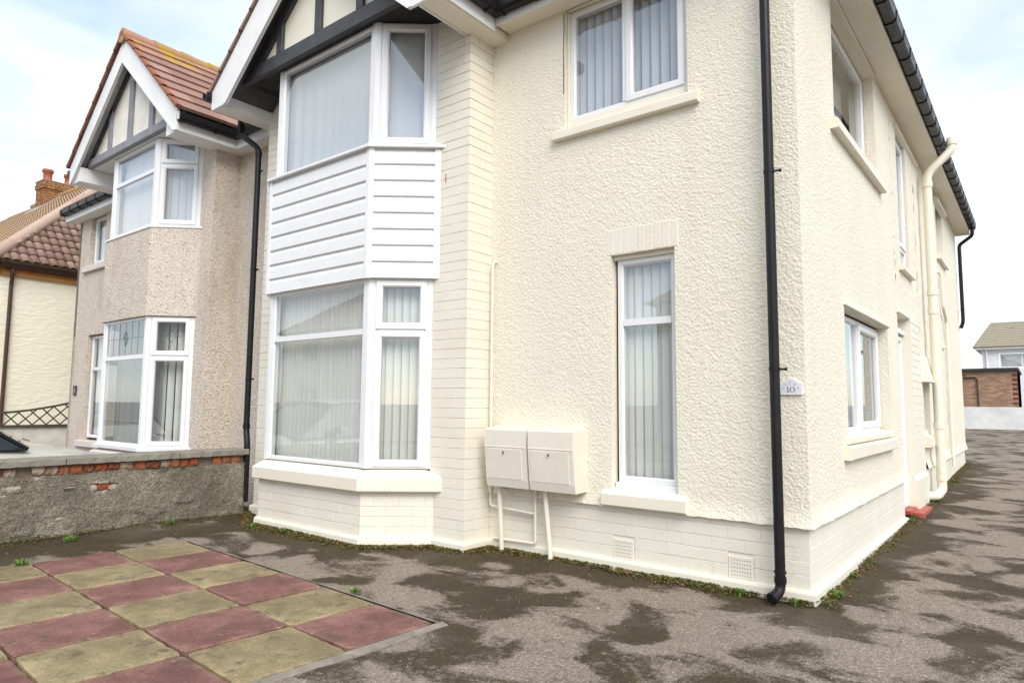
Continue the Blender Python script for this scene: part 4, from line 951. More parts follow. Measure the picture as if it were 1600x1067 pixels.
# gable timbers, barge boards and soffits
NC = -8.95; zc0 = 5.03
barge(NC, -1.06, zc0, 1.80, .85, .36, .03, 4.745, M['white'], N)
mb = MB(); mb.add([(NC-1.7, -.88, 4.98), (NC+1.7, -.88, 4.98), (NC, -.88, 6.42)], [(0, 1, 2)]); mb.build('gable_panel', M['panel'], N)
mb = MB(); mb.cbox(WORLD, -10.40, -7.62, 4.975, 5.10, .86, .93, .006); mb.build('beam', M['beamgrey'], N)
for x0, x1 in ((-9.72, -9.62), (-9.03, -8.90), (-8.33, -8.20)):
    mb = MB(); mb.cbox(WORLD, x0, x1, 5.102, 6.0, .87, .915, .005); mb.build('post', M['beamgrey'], N)
for s in (-1, 1):
    nb = 16; zt = zc0+1.8*.85-.19
    for k in range(nb):      # short soffit boards under the raked overhang
        u0, u1 = 1.72*k/nb, 1.72*(k+1)/nb-.004; P = []
        for dz in (0, .02):
            for u, yy in ((u0, -1.03), (u1, -1.03), (u1, -.87), (u0, -.87)): P.append((NC+s*u, yy, zt-.85*u+dz))
        mb = MB(); mb.hexa(P); mb.build('soffit_board', M['soffgrey'], N)
    mb = MB(); w_ = .10; zt2 = zt-.004; h = 1.66
    pr = [(h, zt2-h*.85), (h-.1, zt2-h*.85), (0, zt2-w_), (0, zt2)]
    V = [Vector((NC+s*u, -.915, z)) for u, z in pr]+[Vector((NC+s*u, -.872, z)) for u, z in pr]; k = 4
    mb.add(V, [(i, (i+1) % k, k+(i+1) % k, k+i) for i in range(k)]+[tuple(range(k)), tuple(range(2*k-1, k-1, -1))]); mb.build('raked_timber', M['dark'], N)
eave_box(-7.50, -7.165, -1.028, -.05, 4.745, 4.97, M['white'], N); eave_box(-10.735, -10.40, -1.028, -.05, 4.745, 4.97, M['white'], N)
mb = MB(); mb.box(WORLD, -10.39, -7.51, 4.972, 4.974, -.3, .86); build_each(mb, 'soffit', M['white'], N)
mb = MB(); mb.box(WORLD, -7.16, -6.22, 4.742, 4.95, .03, .24); mb.box(WORLD, -13.4, -10.74, 4.742, 4.95, .03, .24); build_each(mb, 'fascia', M['white'], N)
gutter(Fr((-7.163, -1.06), (0, 1)), 0, .82, [.05, .5], N, dz=-.07, m1=-1)
gutter(Fr((-7.163, -.242), (1, 0)), 0, .9, [.3], N, dz=-.07, m0=1)
gutter(Fr((-13.42, -.242), (1, 0)), 0, 2.66, [.1, .5, .9, 1.3, 1.7, 2.1], N, dz=-.07)
mb = MB(); mb.box(Fr((-10.75, .2), (0, -1)), 0, 1.27, 4.90, 4.98, 0, .09); mb.build('gutter', M['black'], N)
# roofs
ze, zr = 5.01, 6.62; ang = math.atan2(zr-ze, 1.83)
def tile_mesh(w, l, mat, h0=.045, h1=.012):
    mb = MB(); c = .004
    mb.hexa([(0, 0, 0), (w-c, 0, 0), (w-c, l, 0), (0, l, 0), (0, 0, h0), (w-c, 0, h0), (w-c, l, h1), (0, l, h1)])
    me = bpy.data.meshes.new('roof_tile'); me.from_pydata([tuple(v) for v in mb.v], [], mb.f); me.materials.append(mat); return me
rl = math.hypot(1.83, zr-ze); nr = 8; lt = rl/nr
tm = tile_mesh(.33, lt*1.25, M['tile']); tl_ = tile_mesh(.33, lt*1.25, M['lichtile'])
UX = Vector((0, 1, 0)); UP = Vector((-math.cos(ang), 0, math.sin(ang))); UN = UX.cross(UP)
for r in range(nr):
    for c in range(9):
        o = link('roof_tile', tl_ if (r == nr-1 or (r == nr-2 and c < 3)) else tm, N, Vector((-7.12, -1.09, ze))+UP*(lt*r)+UX*(.33*c))
        o.rotation_euler = Matrix((UX, UP, UN)).transposed().to_euler()
mb = MB(); roof_slope(mb, (-10.78, -1.09, ze), (-10.78, 2, ze), (NC, 2, zr), (NC, -1.09, zr), 8, lift=.03); mb.build('roof', M['tile'], N)
for s in (-1, 1):
    for k in range(8):
        a, b = k/8, (k+1.12)/8
        p0 = Vector((NC+s*1.83*(1-a), -1.085, ze+(zr-ze)*a)); p1 = Vector((NC+s*1.83*(1-b), -1.085, ze+(zr-ze)*b)); nn = Vector((s*math.sin(ang), 0, math.cos(ang)))
        mb = MB(); o0, o1 = .05, .022
        mb.hexa([p0-Vector((0, .02, 0)), p1-Vector((0, .02, 0)), p1+Vector((0, .055, 0)), p0+Vector((0, .055, 0)), p0-Vector((0, .02, 0))+nn*o0, p1-Vector((0, .02, 0))+nn*o1, p1+Vector((0, .055, 0))+nn*o1, p0+Vector((0, .055, 0))+nn*o0][::1])
        mb.build('verge_tile', M['verge'], N)
for k in range(7):
    y0 = -1.1+.42*k; mb = MB(); mb.tube([(NC, y0, zr-.02), (NC, y0+.435, zr-.028)], .105, 12, rr=[.112, .104]); mb.build('ridge_tile', M['lichtile'], N)
mb = MB(); roof_slope(mb, (-13.45, -.27, 4.98), (-6.15, -.27, 4.98), (-8.4, 4.2, 8.3), (-11.0, 4.2, 8.3), 15); roof_slope(mb, (-13.45, 10, 4.98), (-13.45, -.27, 4.98), (-11, 4.2, 8.3), (-11, 7, 8.3), 15)
roof_slope(mb, (-6.2, 10, 4.98), (-13.45, 10, 4.98), (-11, 7, 8.3), (-8.4, 7, 8.3), 15); roof_slope(mb, (-6.22, -.27, 4.98), (-6.22, 10, 4.98), (-8.4, 7, 8.3), (-8.4, 4.2, 8.3), 15); mb.build('roof', M['tile'], N)
T = thing('number_plaque', (-12.75, -.05, 1.45), 'small dark slate number plate on the pebbledash wall at the far left', 'house number')
mb = MB(); mb.cbox(FN, .13, .27, 1.42, 1.60, .0, .022, .004); mb.build('plate', plain('dark_slate', (.05, .05, .055), .5), T)
mb = MB()
for cz, r in ((1.532, .022), (1.486, .026)):
    for k in range(12):
        a0, a1 = k*math.pi/6, (k+1)*math.pi/6; g = lambda a, q: FN.p(.20+math.cos(a)*q*.8, cz+math.sin(a)*q, .0226); mb.face([g(a0, r), g(a1, r), g(a1, r*.55), g(a0, r*.55)])
mb.build('digit', plain('pale_digit', (.6, .6, .6), .5), T)

# ================================================================== PALE YELLOW HOUSE, far left
Y = thing('yellow_house', (-15.3, 0, -.15), 'pale yellow house with hipped brown pantile roof and chimney at the far left', 'house')
mb = MB(); mb.box(Fr((-15.3, -.75), (0, 1)), 0, 9, -.2, 4.2, -.2, 0); mb.box(WORLD, -24, -15.301, -.2, 4.2, .55, .75); mb.build('wall', M['yellow'], Y)
mb = MB(); mb.box(Fr((-15.3, -.75), (0, 1)), -.02, 9, 3.86, 4.02, .001, .06); mb.box(WORLD, -24, -15.24, 3.86, 4.02, .751, .80); mb.build('fascia', M['orange'], Y)
gutter(Fr((-15.23, -.97), (0, 1)), 0, 9, [.3, 1.3, 2.3], Y, dz=-.93, mat=M['brown'])
gutter(Fr((-24, -.80), (1, 0)), 0, 8.9, [1, 2], Y, dz=-.93, mat=M['brown'])
mb = MB(); pa = bend([(-15.15, -.58, 4.0), (-15.15, -.58, 3.9), (-15.25, -.56, 3.7), (-15.25, -.56, -.1)], .05); mb.tube(pa, .036, 10); mb.build('downpipe', M['brown'], Y)
EX, EY, EZ = -15.0, -1.0, 4.12
RX, RY, RH = 3.25, 3.9, 3.53
hipE = Vector((EX-RX, EY+RY, EZ+RH))
Y.rotation_euler.z = math.radians(3.3)
mb = MB(); mb.add([(EX, EY, EZ), (EX, EY+9, EZ), (hipE.x, EY+9-RY, hipE.z), tuple(hipE), (-26, EY, EZ), (-26, hipE.y, hipE.z), (-26, EY+9, EZ), (-26, EY+9-RY, hipE.z)], [(0, 1, 2, 3), (4, 0, 3, 5), (1, 6, 7, 2), (5, 3, 2, 7)]); mb.build('roof', M['pan'], Y)
def pan_mesh(w, l, mat):
    k = 7; V = []
    for i in range(k):
        t = i/(k-1); z = .036*math.sin(t*math.pi*1.25)*(1 if t < .8 else .9)+.01
        V += [(t*w*1.08, 0, z+.03), (t*w*1.08, l, z+.002), (t*w*1.08, .003, z+.012)]
    fs = []
    for i in range(k-1): a, b = 3*i, 3*i+3; fs += [(a, b, b+1, a+1), (a+2, b+2, b, a)]
    me = bpy.data.meshes.new('pantile'); me.from_pydata(V, [], fs); me.polygons.foreach_set('use_smooth', [f % 2 == 0 for f in range(len(fs))]); me.materials.append(mat); return me
pw_, pl_ = .172, .245
pm = pan_mesh(pw_, pl_*1.1, M['pan']); pml = pan_mesh(pw_, pl_*1.1, M['panl'])
def lay(origin, ux, upd, rows, cols, inside, mesh, limit):
    ux = Vector(ux); upd = Vector(upd); nn = ux.cross(upd); rot = Matrix((ux, upd, nn)).transposed().to_euler(); cnt = 0; rest = []
    for r in range(rows):
        for c in range(cols):
            if not inside(pw_*c, pl_*r): continue
            p = Vector(origin)+ux*(pw_*c)+upd*(pl_*r); rest.append((p, rot))
    return rest
sl1 = math.hypot(RX, RH); sl2 = math.hypot(RY, RH)
pts = lay((EX, EY, EZ), (0, 1, 0), (-RX/sl1, 0, RH/sl1), int(sl1/pl_), 26, lambda u, v: u > v/sl1*RY-.02, pm, 300)
pts = sorted(pts, key=lambda q: (q[0]-CV).length)[:290]
for p, rot in pts:
    o = link('pantile', pm, Y, p); o.rotation_euler = rot
pts2 = lay((-25.9, EY, EZ), (1, 0, 0), (0, RY/sl2, RH/sl2), int(sl2/pl_), 64, lambda u, v: u < 10.9-v/sl2*RX-.1, pm, 0)
mb = MB()
for p, rot in pts2:
    R_ = rot.to_matrix()
    for i, f in enumerate(pml.polygons): mb.face([p+R_ @ pml.vertices[j].co for j in f.vertices], i % 2 == 0)
stuff(mb.build('pantiles', M['panl'], Y))
for k in range(10):
    a, b = k/10, (k+1.05)/10; p0 = Vector((EX, EY, EZ)).lerp(hipE, a)+Vector((0, 0, .05)); p1 = Vector((EX, EY, EZ)).lerp(hipE, b)+Vector((0, 0, .045)); mb = MB(); mb.tube([p0, p1], .12, 10); mb.build('hip_tile', M['ridge'], Y)
for k in range(14):
    mb = MB(); mb.tube([(hipE.x-.45*k, hipE.y, hipE.z+.03), (hipE.x-.45*(k+1.03), hipE.y, hipE.z+.03)], .12, 10); mb.build('ridge_tile', M['panl'], Y)
# chimney
CX, CY = CHIM = (-22.7, 3.15)
cb = mat_redbrick('lichened_brick', (.20, .08, .045), (.34, .16, .08), (.34, .24, .04), .52)
mb = MB(); mb.box(WORLD, CX-.28, CX+.28, 6.2, 7.86, -CY-.75, -CY+.75); ch = mb.build('chimney', M['mortar'], Y)
for r in range(14):
    z0 = 6.98+r*.078; off = (r % 2)*.11; g = .012 if r < 11 else .045
    if r == 13: g = .03
    for F, W_ in ((Fr((CX-.28-g, CY-.75-g), (1, 0)), .56+2*g), (Fr((CX+.28+g, CY-.75-g), (0, 1)), 1.5+2*g)):
        u = -off
        while u < W_-.01:
            a, b = max(0, u), min(W_, u+.215)
            if b-a > .03: mb = MB(); mb.cbox(F, a+.003, b-.003, z0+.003, z0+.073, -.06, .0, .005); mb.build('brick', cb, ch)
            u += .22
mb = MB(); mb.box(WORLD, CX-.32, CX+.32, 8.073, 8.11, -CY-.79, -CY+.79); mb.box(WORLD, CX-.27, CX+.27, 7.8, 8.073, -CY-.74, -CY+.74); mb.build('chimney_cap', M['cope'], ch)
pot = plain('orange_clay_pot', (.42, .13, .06), .7, .1, 12)
for dy in (-.58, .02):
    mb = MB(); mb.tube([(CX, CY+dy, 8.10), (CX, CY+dy, 8.16), (CX, CY+dy, 8.40), (CX, CY+dy, 8.41), (CX, CY+dy, 8.50)], .1, 14, rr=[.15, .125, .12, .155, .15]); mb.build('chimney_pot', pot, ch)
mb = MB(); mb.hexa([(CX-.34, CY-1.05, 6.98), (CX+.5, CY-1.05, 6.98), (CX+.5, CY-.2, 7.72), (CX-.34, CY-.2, 7.72), (CX-.34, CY-1.03, 7.04), (CX+.5, CY-1.03, 7.04), (CX+.5, CY-.2, 7.80), (CX-.34, CY-.2, 7.80)]); mb.build('lead_flashing', plain('grey_lead_sheet', (.34, .35, .37), .6, .1), ch)

# low white wall and trellis
lw_ = MB(); lw_.box(Fr((-14.3, -6), (0, 1)), 0, 8, -.2, .80, -.15, 0); tag(lw_.build('garden_wall', plain('dirty_white_wall', (.62, .60, .56), .8, .1, 4, .006), None, (-14.3, -2, -.16)), 'low white rendered wall below the brown trellis beside the yellow house', 'wall')
TR = thing('trellis', (-14.25, -.8, .8), 'brown wooden lattice trellis with dipped curved top on low white wall', 'trellis')
tw = plain('dark_brown_timber', (.07, .045, .03), .7, .1, 10, .004); FT = Fr((-14.28, -2.4), (0, 1))
def ttop(u): return 1.06+.19*((u-1.15)/1.5)**2
mb = MB(); mb.box(FT, 0, 2.9, .802, .845, -.03, .03)
V = []
for k in range(25):
    u = 2.9*k/24; V += [FT.p(u, ttop(u)-.02, .02), FT.p(u, ttop(u)+.02, .02), FT.p(u, ttop(u)+.02, -.02), FT.p(u, ttop(u)-.02, -.02)]
mb.add(V, [(4*k+i, 4*k+(i+1) % 4, 4*k+4+(i+1) % 4, 4*k+4+i) for k in range(24) for i in range(4)]); mb.box(FT, 0, .04, .846, ttop(0), -.02, .02); mb.box(FT, 2.86, 2.9, .846, ttop(2.9), -.02, .02); mb.build('frame', tw, TR)
for k in range(-2, 26):
    for s in (1, -1):
        u0 = .235*k
        pa = []
        for j in range(40):
            z = .846+.012*j; u = u0+s*(z-.846)
            if u < 0.02 or u > 2.88: continue
            if z > ttop(u): break
            pa.append((u, z))
        if len(pa) > 2:
            (a, b), (c, d) = pa[0], pa[-1]; o_ = .004*s; mb = MB(); w_ = .017
            mb.hexa([FT.p(a-w_, b, o_+.004), FT.p(a+w_, b, o_+.004), FT.p(a+w_, b, o_-.003), FT.p(a-w_, b, o_-.003), FT.p(c-w_, d, o_+.004), FT.p(c+w_, d, o_+.004), FT.p(c+w_, d, o_-.003), FT.p(c-w_, d, o_-.003)]); mb.build('lath', tw, TR)

# ================================================================== BOUNDARY WALL
B = thing('boundary_wall', (-6.36, -3.6, 0), 'low grey rendered wall with exposed red bricks and flat concrete coping, bottom left', 'wall')
FB = Fr((-6.25, -7.0), (0, 1)); BL = 6.56
# weathered render with ragged top edge and two holes
U = np.linspace(0, BL, 470); Zl = np.linspace(-.04, .665, 52); X, Z = np.meshgrid(U, Zl)
edge = .600+.028*(fbm(X[0]*5, X[0]*0, 3)-.5)*2+.012*(vnoise(X[0]*23, X[0]*0, 8)-.5)
edge = edge-.085*np.clip((4.05-U)/.15, 0, 1)*np.clip((U-3.2)/.3, 0, 1)
Zs = Z.copy(); top = Zl[-1]
Zs = -.04+(Z+.04)/(top+.04)*(edge[None, :]+.04)
Nn = .012*(fbm(X*14, Zs*14, 2)-.5)+.02*(fbm(X*2.3, Zs*2.3, 6)-.5)+.008*(vnoise(X*60, Zs*60, 4)-.5)
lumps = np.clip((fbm(X*3.1, Zs*4.2, 21)-.56)/.05, 0, 1)*.014; Nn = Nn+lumps
Zs = Zs+.004*(vnoise(X*30, Z*30, 7)-.5)
HOLES = [(5.02, .455, .115, .05), (4.72, .462, .055, .024)]
keep = np.ones((len(Zl)-1, len(U)-1), bool); uc = (X[:-1, :-1]+X[1:, 1:])/2; zc = (Zs[:-1, :-1]+Zs[1:, 1:])/2
for a, b, rx, rz in HOLES: keep &= ((uc-a)/rx)**2+((zc-b)/rz)**2+.7*(vnoise(uc*40, zc*40, 9)-.5) > 1
nu, nz = len(U), len(Zl); idx = np.arange(nu*nz).reshape(nz, nu); Q = np.stack([idx[:-1, :-1], idx[:-1, 1:], idx[1:, 1:], idx[1:, :-1]], -1)[keep]
Pp = np.array(FB.o)+X[..., None]*np.array(FB.u)+Nn[..., None]*np.array(FB.n); Pp[..., 2] = Zs
mb = MB(); mb.v = Pp.reshape(-1, 3).tolist(); mb.f = Q.tolist(); mb.sm = [True]*len(Q)
for i in range(nu-1):
    a, b = Pp[-1, i], Pp[-1, i+1]; n_ = np.array(FB.n); mb.face([a, b, b-n_*.03, a-n_*.03])
mb.build('render_coat', M['oldrender'], B)
mb = MB(); mb.box(FB, 0, BL, -.1, .697, -.22, -.028); mb.build('wall_core', M['mortar'], B)
rb2 = mat_redbrick('pale_scarred_brick', (.26, .12, .08), (.38, .22, .15), (.40, .34, .27), .45)
rb3 = mat_redbrick('orange_brick', (.27, .075, .03), (.42, .15, .06), (.16, .12, .08), .66)
rnd = random.Random(4)
def rough_brick(u0, u1, z0, z1, n1, mat):
    mb = MB(); nu_, nz_ = 7, 4; V = []; sd = rnd.randint(0, 999)
    for j in range(nz_):
        for i in range(nu_):
            u = u0+(u1-u0)*i/(nu_-1); z = z0+(z1-z0)*j/(nz_-1); ed = (i in (0, nu_-1)) or (j in (0, nz_-1)); cor = (i in (0, nu_-1)) and (j in (0, nz_-1))
            n = n1+rnd.uniform(-.007, .006)-(.010 if ed else 0)-(.012 if cor else 0); V.append(FB.p(u+(rnd.uniform(-.004, .004)), z+rnd.uniform(-.004, .004), n))
    fs = [(j*nu_+i, j*nu_+i+1, (j+1)*nu_+i+1, (j+1)*nu_+i) for j in range(nz_-1) for i in range(nu_-1)]
    rim = [i for i in range(nu_)]+[j*nu_+nu_-1 for j in range(1, nz_)]+[(nz_-1)*nu_+i for i in range(nu_-2, -1, -1)]+[j*nu_ for j in range(nz_-2, 0, -1)]
    k = len(V); V += [V[i]-FB.n*.045 for i in rim]; m = len(rim)
    fs += [(rim[(q+1) % m], rim[q], k+q, k+(q+1) % m) for q in range(m)]
    mb.add(V, fs); mb.build('brick', mat, B)
u = .05
while u < BL-.16:
    w_ = rnd.choice((.10, .11, .115, .12, .15)); z0 = .612+rnd.uniform(-.004, .004)
    if rnd.random() > .06: rough_brick(u, u+w_-rnd.uniform(.006, .016), z0+rnd.uniform(-.012, .006), .690+rnd.uniform(-.012, .004), .002+rnd.uniform(-.012, .010), rnd.choice((M['rbrick'], M['rbrick'], rb2, rb3)))
    u += w_
u = 3.0
while u < 4.25: rough_brick(u, u+.2, .525, .598, -.012, rnd.choice((M['rbrick'], rb2))); u += .215
rough_brick(4.93, 5.12, .425, .485, -.012, rb3); rough_brick(4.66, 4.78, .44, .485, -.014, M['cope'])
pm_ = mat_stone('pale_lime_mortar', (.33, .29, .235), (.48, .43, .36), (.18, .145, .1))
def mortar_patch(u0, z0, ru, rz, n1, seed, cut=0.):
    q = random.Random(seed); mb = MB(); k = 18; V = [FB.p(u0, z0, n1+.002)]
    for ring, (f, d) in enumerate(((.55, .0), (.9, -.004), (1.08, -.022))):
        for i in range(k):
            a = 2*math.pi*i/k; r = f*(.72+.5*q.random()) if ring == 0 else f*(.55+.6*vnoise(np.array(i*.7), np.array(seed*1.7), 3)+.25*q.random()); V.append(FB.p(u0+math.cos(a)*ru*r, z0+math.sin(a)*rz*r, n1+d+q.uniform(-.003, .003)))
    fs = [(0, 1+i, 1+(i+1) % k) for i in range(k)]
    for rg in range(2): fs += [(1+rg*k+i, 1+(rg+1)*k+i, 1+(rg+1)*k+(i+1) % k, 1+rg*k+(i+1) % k) for i in range(k)]
    mb.add(V, fs); mb.build('mortar_patch', pm_, B)
for args in ((5.00, .505, .10, .018, .004, 1), (4.925, .45, .045, .035, .002, 2), (5.115, .445, .045, .03, .002, 3), (5.02, .395, .07, .022, .003, 7), (4.72, .472, .07, .009, .003, 4), (4.25, .50, .08, .03, .006, 5), (4.15, .44, .06, .02, .005, 6), (4.62, .18, .08, .014, .005, 8), (5.2, .03, .13, .012, .006, 9)): mortar_patch(*args)
u = 0; ln = [1.2, 1.16, 1.22, 1.08, 1.1, .89]
for l in ln:
    mb = MB(); a, b = u+.004, min(u+l, BL+.02)-.004; k = 24; P = []
    for q in range(k+1):
        t = a+(b-a)*q/k; j = lambda s=.003: rnd.uniform(-s, s)
        P += [FB.p(t, .70+j(), .045+j()), FB.p(t, .755+j(.004), .045+j(.004)), FB.p(t, .764+j(.002), .036+j()), FB.p(t, .768+j(.002), -.255), FB.p(t, .70, -.26)]
    mb.add(P, [(5*q+i, 5*q+5+i, 5*q+5+(i+1) % 5, 5*q+(i+1) % 5) for q in range(k) for i in range(5)]+[(4, 3, 2, 1, 0), tuple(5*k+i for i in range(5))]); mb.build('coping_stone', M['cope'], B); u += l

# ================================================================== CAR behind the wall
V_ = thing('parked_car', (-8.05, -3.2, -.02), 'pale silver hatchback parked nose-in behind the low grey wall', 'car')
gy0 = -.02
# body cross-sections along length (y from nose -1.35 back to -5.2): (y, zlow, belt half width, hood z, )
sec = [(-1.36, .18, .45, .42, .46), (-1.42, .18, .66, .55, .60), (-1.60, .18, .78, .66, .72), (-1.95, .18, .83, .72, .80), (-2.30, .18, .845, .755, .85), (-2.75, .18, .85, .79, .885), (-4.6, .18, .85, .80, .88), (-5.0, .18, .82, .76, .86), (-5.2, .22, .74, .6, .72)]
mb = MB(); P = []
for yy, zl, hw, zb_, zh in sec:
    P += [Vector((-8.05+a, yy, gy0+z)) for a, z in ((-hw*.92, zl), (-hw, zl+.18), (-hw, zb_-.08), (-hw*.93, zb_), (-hw*.6, zh), (0, zh+.025), (hw*.6, zh), (hw*.93, zb_), (hw, zb_-.08), (hw, zl+.18), (hw*.92, zl))]
k = 11
mb.add(P, [(i*k+j, (i+1)*k+j, (i+1)*k+(j+1) % k, i*k+(j+1) % k) for i in range(len(sec)-1) for j in range(k)]+[tuple(range(k-1, -1, -1)), tuple((len(sec)-1)*k+j for j in range(k))], True); mb.build('body', M['silver'], V_)
cg = plain('dark_car_glass', (.015, .02, .022), .06, .02)
C0 = lambda a, yy, z: Vector((-8.05+a, yy, gy0+z))
TF, TR_, BF, BRr = (.62, -3.12, 1.33), (.62, -4.35, 1.34), (.80, -2.36, .82), (.79, -5.08, .80)
mr_ = lambda p, s: C0(p[0]*s, p[1], p[2])
mb = MB(); mb.add([mr_(BF, -1), C0(0, -2.2, .875), mr_(BF, 1), mr_(TF, 1), C0(0, -3.04, 1.365), mr_(TF, -1)], [(0, 1, 4, 5), (1, 2, 3, 4)], True); mb.build('windscreen', cg, V_)
mb = MB(); mb.face([mr_(TR_, -1), mr_(TR_, 1), mr_(BRr, 1), mr_(BRr, -1)]); mb.build('rear_window', cg, V_)
P = []
for yy, z in ((-3.04, 1.335), (-3.4, 1.375), (-4.0, 1.385), (-4.42, 1.345)):
    for a in (-.66, -.63, -.4, 0, .4, .63, .66): P.append(C0(a, yy-(.0 if abs(a) > .5 else (-.06 if yy > -3.2 else .0)), z-.02*(abs(a) > .65)+.03*(1-(a/.66)**2)))
mb = MB(); mb.add(P, [(r*7+c, r*7+c+1, (r+1)*7+c+1, (r+1)*7+c) for r in range(3) for c in range(6)], True); mb.build('roof', M['silver'], V_)
for s in (-1, 1):
    mb = MB(); mb.face([mr_(BF, s), mr_(BRr, s), mr_(TR_, s), mr_(TF, s)]); mb.build('side_window', cg, V_)
    for a, b in ((BF, TF), (BRr, TR_), ((.80, -3.6, .82), (.62, -3.62, 1.33))):
        mb = MB(); mb.tube([mr_(a, s), mr_(b, s)], .03 if a is not BF else .022, 8); mb.build('pillar', M['silver'] if a is BRr else M['black'], V_)
    mb = MB(); mb.hexa([C0(s*.84, -2.95, .86), C0(s*1.0, -2.98, .88), C0(s*1.0, -3.08, .88), C0(s*.84, -3.08, .86), C0(s*.84, -2.95, .96), C0(s*.99, -2.98, .99), C0(s*.99, -3.08, .99), C0(s*.84, -3.08, .96)]); mb.build('mirror', M['silver'], V_)
    mb = MB(); mb.hexa([C0(s*.5, -1.40, .5), C0(s*.74, -1.55, .5), C0(s*.72, -1.62, .5), C0(s*.5, -1.47, .5), C0(s*.5, -1.44, .6), C0(s*.76, -1.62, .66), C0(s*.74, -1.7, .66), C0(s*.5, -1.5, .6)]); mb.build('headlight', plain('headlamp_lens', (.5, .52, .55), .1), V_)
    mb = MB(); mb.hexa([C0(s*.60, -5.19, .55), C0(s*.77, -5.13, .55), C0(s*.77, -5.05, .55), C0(s*.60, -5.12, .55), C0(s*.60, -5.17, .76), C0(s*.78, -5.09, .76), C0(s*.78, -5.0, .76), C0(s*.60, -5.08, .76)]); mb.build('tail_light', plain('red_lamp', (.3, .02, .02), .2), V_)
    mb = MB(); mb.tube([C0(s*.28-.25, -2.2, .895), C0(s*.28+.12, -2.24, .89)], .007, 6); mb.build('wiper', M['black'], V_)
    for yy in (-2.05, -4.45):
        mb = MB(); mb.tube([C0(s*.66, yy, .31), C0(s*.86, yy, .31)], .31, 24); wh = mb.build('wheel', M['black'], V_)
        mb = MB(); mb.tube([C0(s*.80, yy, .31), C0(s*.865, yy, .31)], .19, 20); mb.build('rim', M['soffgrey'], wh)

# ================================================================== FAR RIGHT: wall, garage, house
gb = float(gz(0, 30))
mb = MB(); mb.box(WORLD, -6, 9, gb-.2, 1.38, -30.0, -29.8); tag(mb.build('garden_wall', plain('white_masonry_paint', (.70, .70, .69), .75, .09, 2, .006), None, (0, 30, gb)), 'white painted garden wall across the far end of the drive', 'wall')
G = thing('brick_garage', (-1, 31, .5), 'flat roofed brick garage behind the white wall at the end of the drive', 'garage')
gbk = mat_redbrick('tan_garage_brick', (.30, .17, .11), (.44, .29, .20), (.38, .30, .23), .68)
gdk = mat_redbrick('dark_quoin_brick', (.10, .035, .025), (.16, .06, .04), (.2, .12, .09), .8)
mb = MB(); mb.box(WORLD, -3.4, .44, .4, 2.93, -36, -31.012); build_each(mb, 'wall', M['mortar'], G)
rb = MB(); r = 0; z = .45
FG = Fr((-3.4, 31), (1, 0))
cells = []
while z < 2.92:
    u = -(r % 2)*.11
    while u < 3.83:
        a, b = max(0, u), min(3.84, u+.213)
        if b-a > .02: cells.append((a, b, z, z+.066))
        u += .223
    z += .075; r += 1
seen = [c for c in cells if c[0] > 2.0 and c[2] > 1.2]
gm = {}
for a, b, z0, z1 in sorted(seen, key=lambda c: -c[0])[:280]:
    key = round(b-a, 3)
    if key not in gm:
        m_ = MB(); m_.cbox(Fr((0, 0), (1, 0)), -(b-a)/2, (b-a)/2, -.033, .033, -.02, .0, .003, back=False); me = bpy.data.meshes.new('garage_brick'); me.from_pydata([tuple(v) for v in m_.v], [], m_.f); me.materials.append(gbk); gm[key] = me
    link('brick', gm[key], G, FG.p((a+b)/2, (z0+z1)/2, 0))
ids = set(sorted(seen, key=lambda c: -c[0])[:280])
for c in cells:
    if c not in ids: rb.cbox(FG, c[0], c[1], c[2], c[3], -.02, 0, .003, back=False)
stuff(rb.build('brickwork', gbk, G))
for k in range(12):
    mb = MB(); z0 = .5+k*.2; mb.cbox(FG, 3.66, 3.858, z0, z0+.1, -.05, .012, .004); mb.build('quoin_brick', gdk, G)
mb = MB(); mb.box(Fr((.44, 31.02), (0, 1)), .0, 5, .4, 2.93, -.1, .0); build_each(mb, 'side_wall', gdk, G)
mb = MB(); mb.box(WORLD, -3.6, .50, 2.935, 3.06, -36.2, -30.85); mb.build('flat_roof', plain('black_felt_edge', (.025, .027, .028), .7), G)
mb = MB(); mb.tube(bend([(-3.3, 30.95, 2.66), (-1.02, 30.95, 2.66), (-.98, 30.95, 2.6), (-.94, 30.95, .5)], .08), .03, 8); mb.build('drainpipe', M['brown'], G)
mb = MB(); mb.box(FG, 1.75, 2.05, 2.74, 2.80, -.01, .004); mb.build('air_brick', gdk, G)
HB = thing('white_house', (2, 46, .5), 'distant white house with brown tiled roof above the brick garage', 'house')
mb = MB(); wall_holes(mb, Fr((-1.55, 45), (1, 0)), 0, 9, .3, 5.0, [(.85, 2.5, 3.72, 4.62)]); mb.box(Fr((-1.55, 52), (0, -1)), 0, 6.99, .3, 5.0, -.1, 0); build_each(mb, 'wall', plain('white_house_render', (.74, .75, .77), .8), HB)
w = window(HB, Fr((-1.55, 45), (1, 0)), .87, 2.48, 3.74, 4.6, -.08, [(.87, 1.95, 3.74, 4.6, 0), (1.95, 2.48, 3.74, 4.6, 0)], fw=.07); curtain(w, Fr((-1.55, 45), (1, 0)), .9, 2.45, 3.76, 4.58, -.3)
mb = MB(); mb.box(WORLD, -1.85, 8, 4.86, 5.02, -45, -44.7); build_each(mb, 'fascia', M['white'], HB)
mb = MB(); roof_slope(mb, (-1.95, 44.6, 5.0), (8, 44.6, 5.0), (7, 48.5, 6.85), (-1.15, 48.5, 6.85), 14); roof_slope(mb, (-1.95, 52.4, 5.0), (-1.95, 44.6, 5.0), (-1.15, 48.5, 6.85), (-1.15, 48.5, 6.85), 14)
mb.build('roof', mat_tile('tan_concrete_tile', (.24, .205, .15), (.33, .29, .215), (.2, .19, .09), .55), HB)
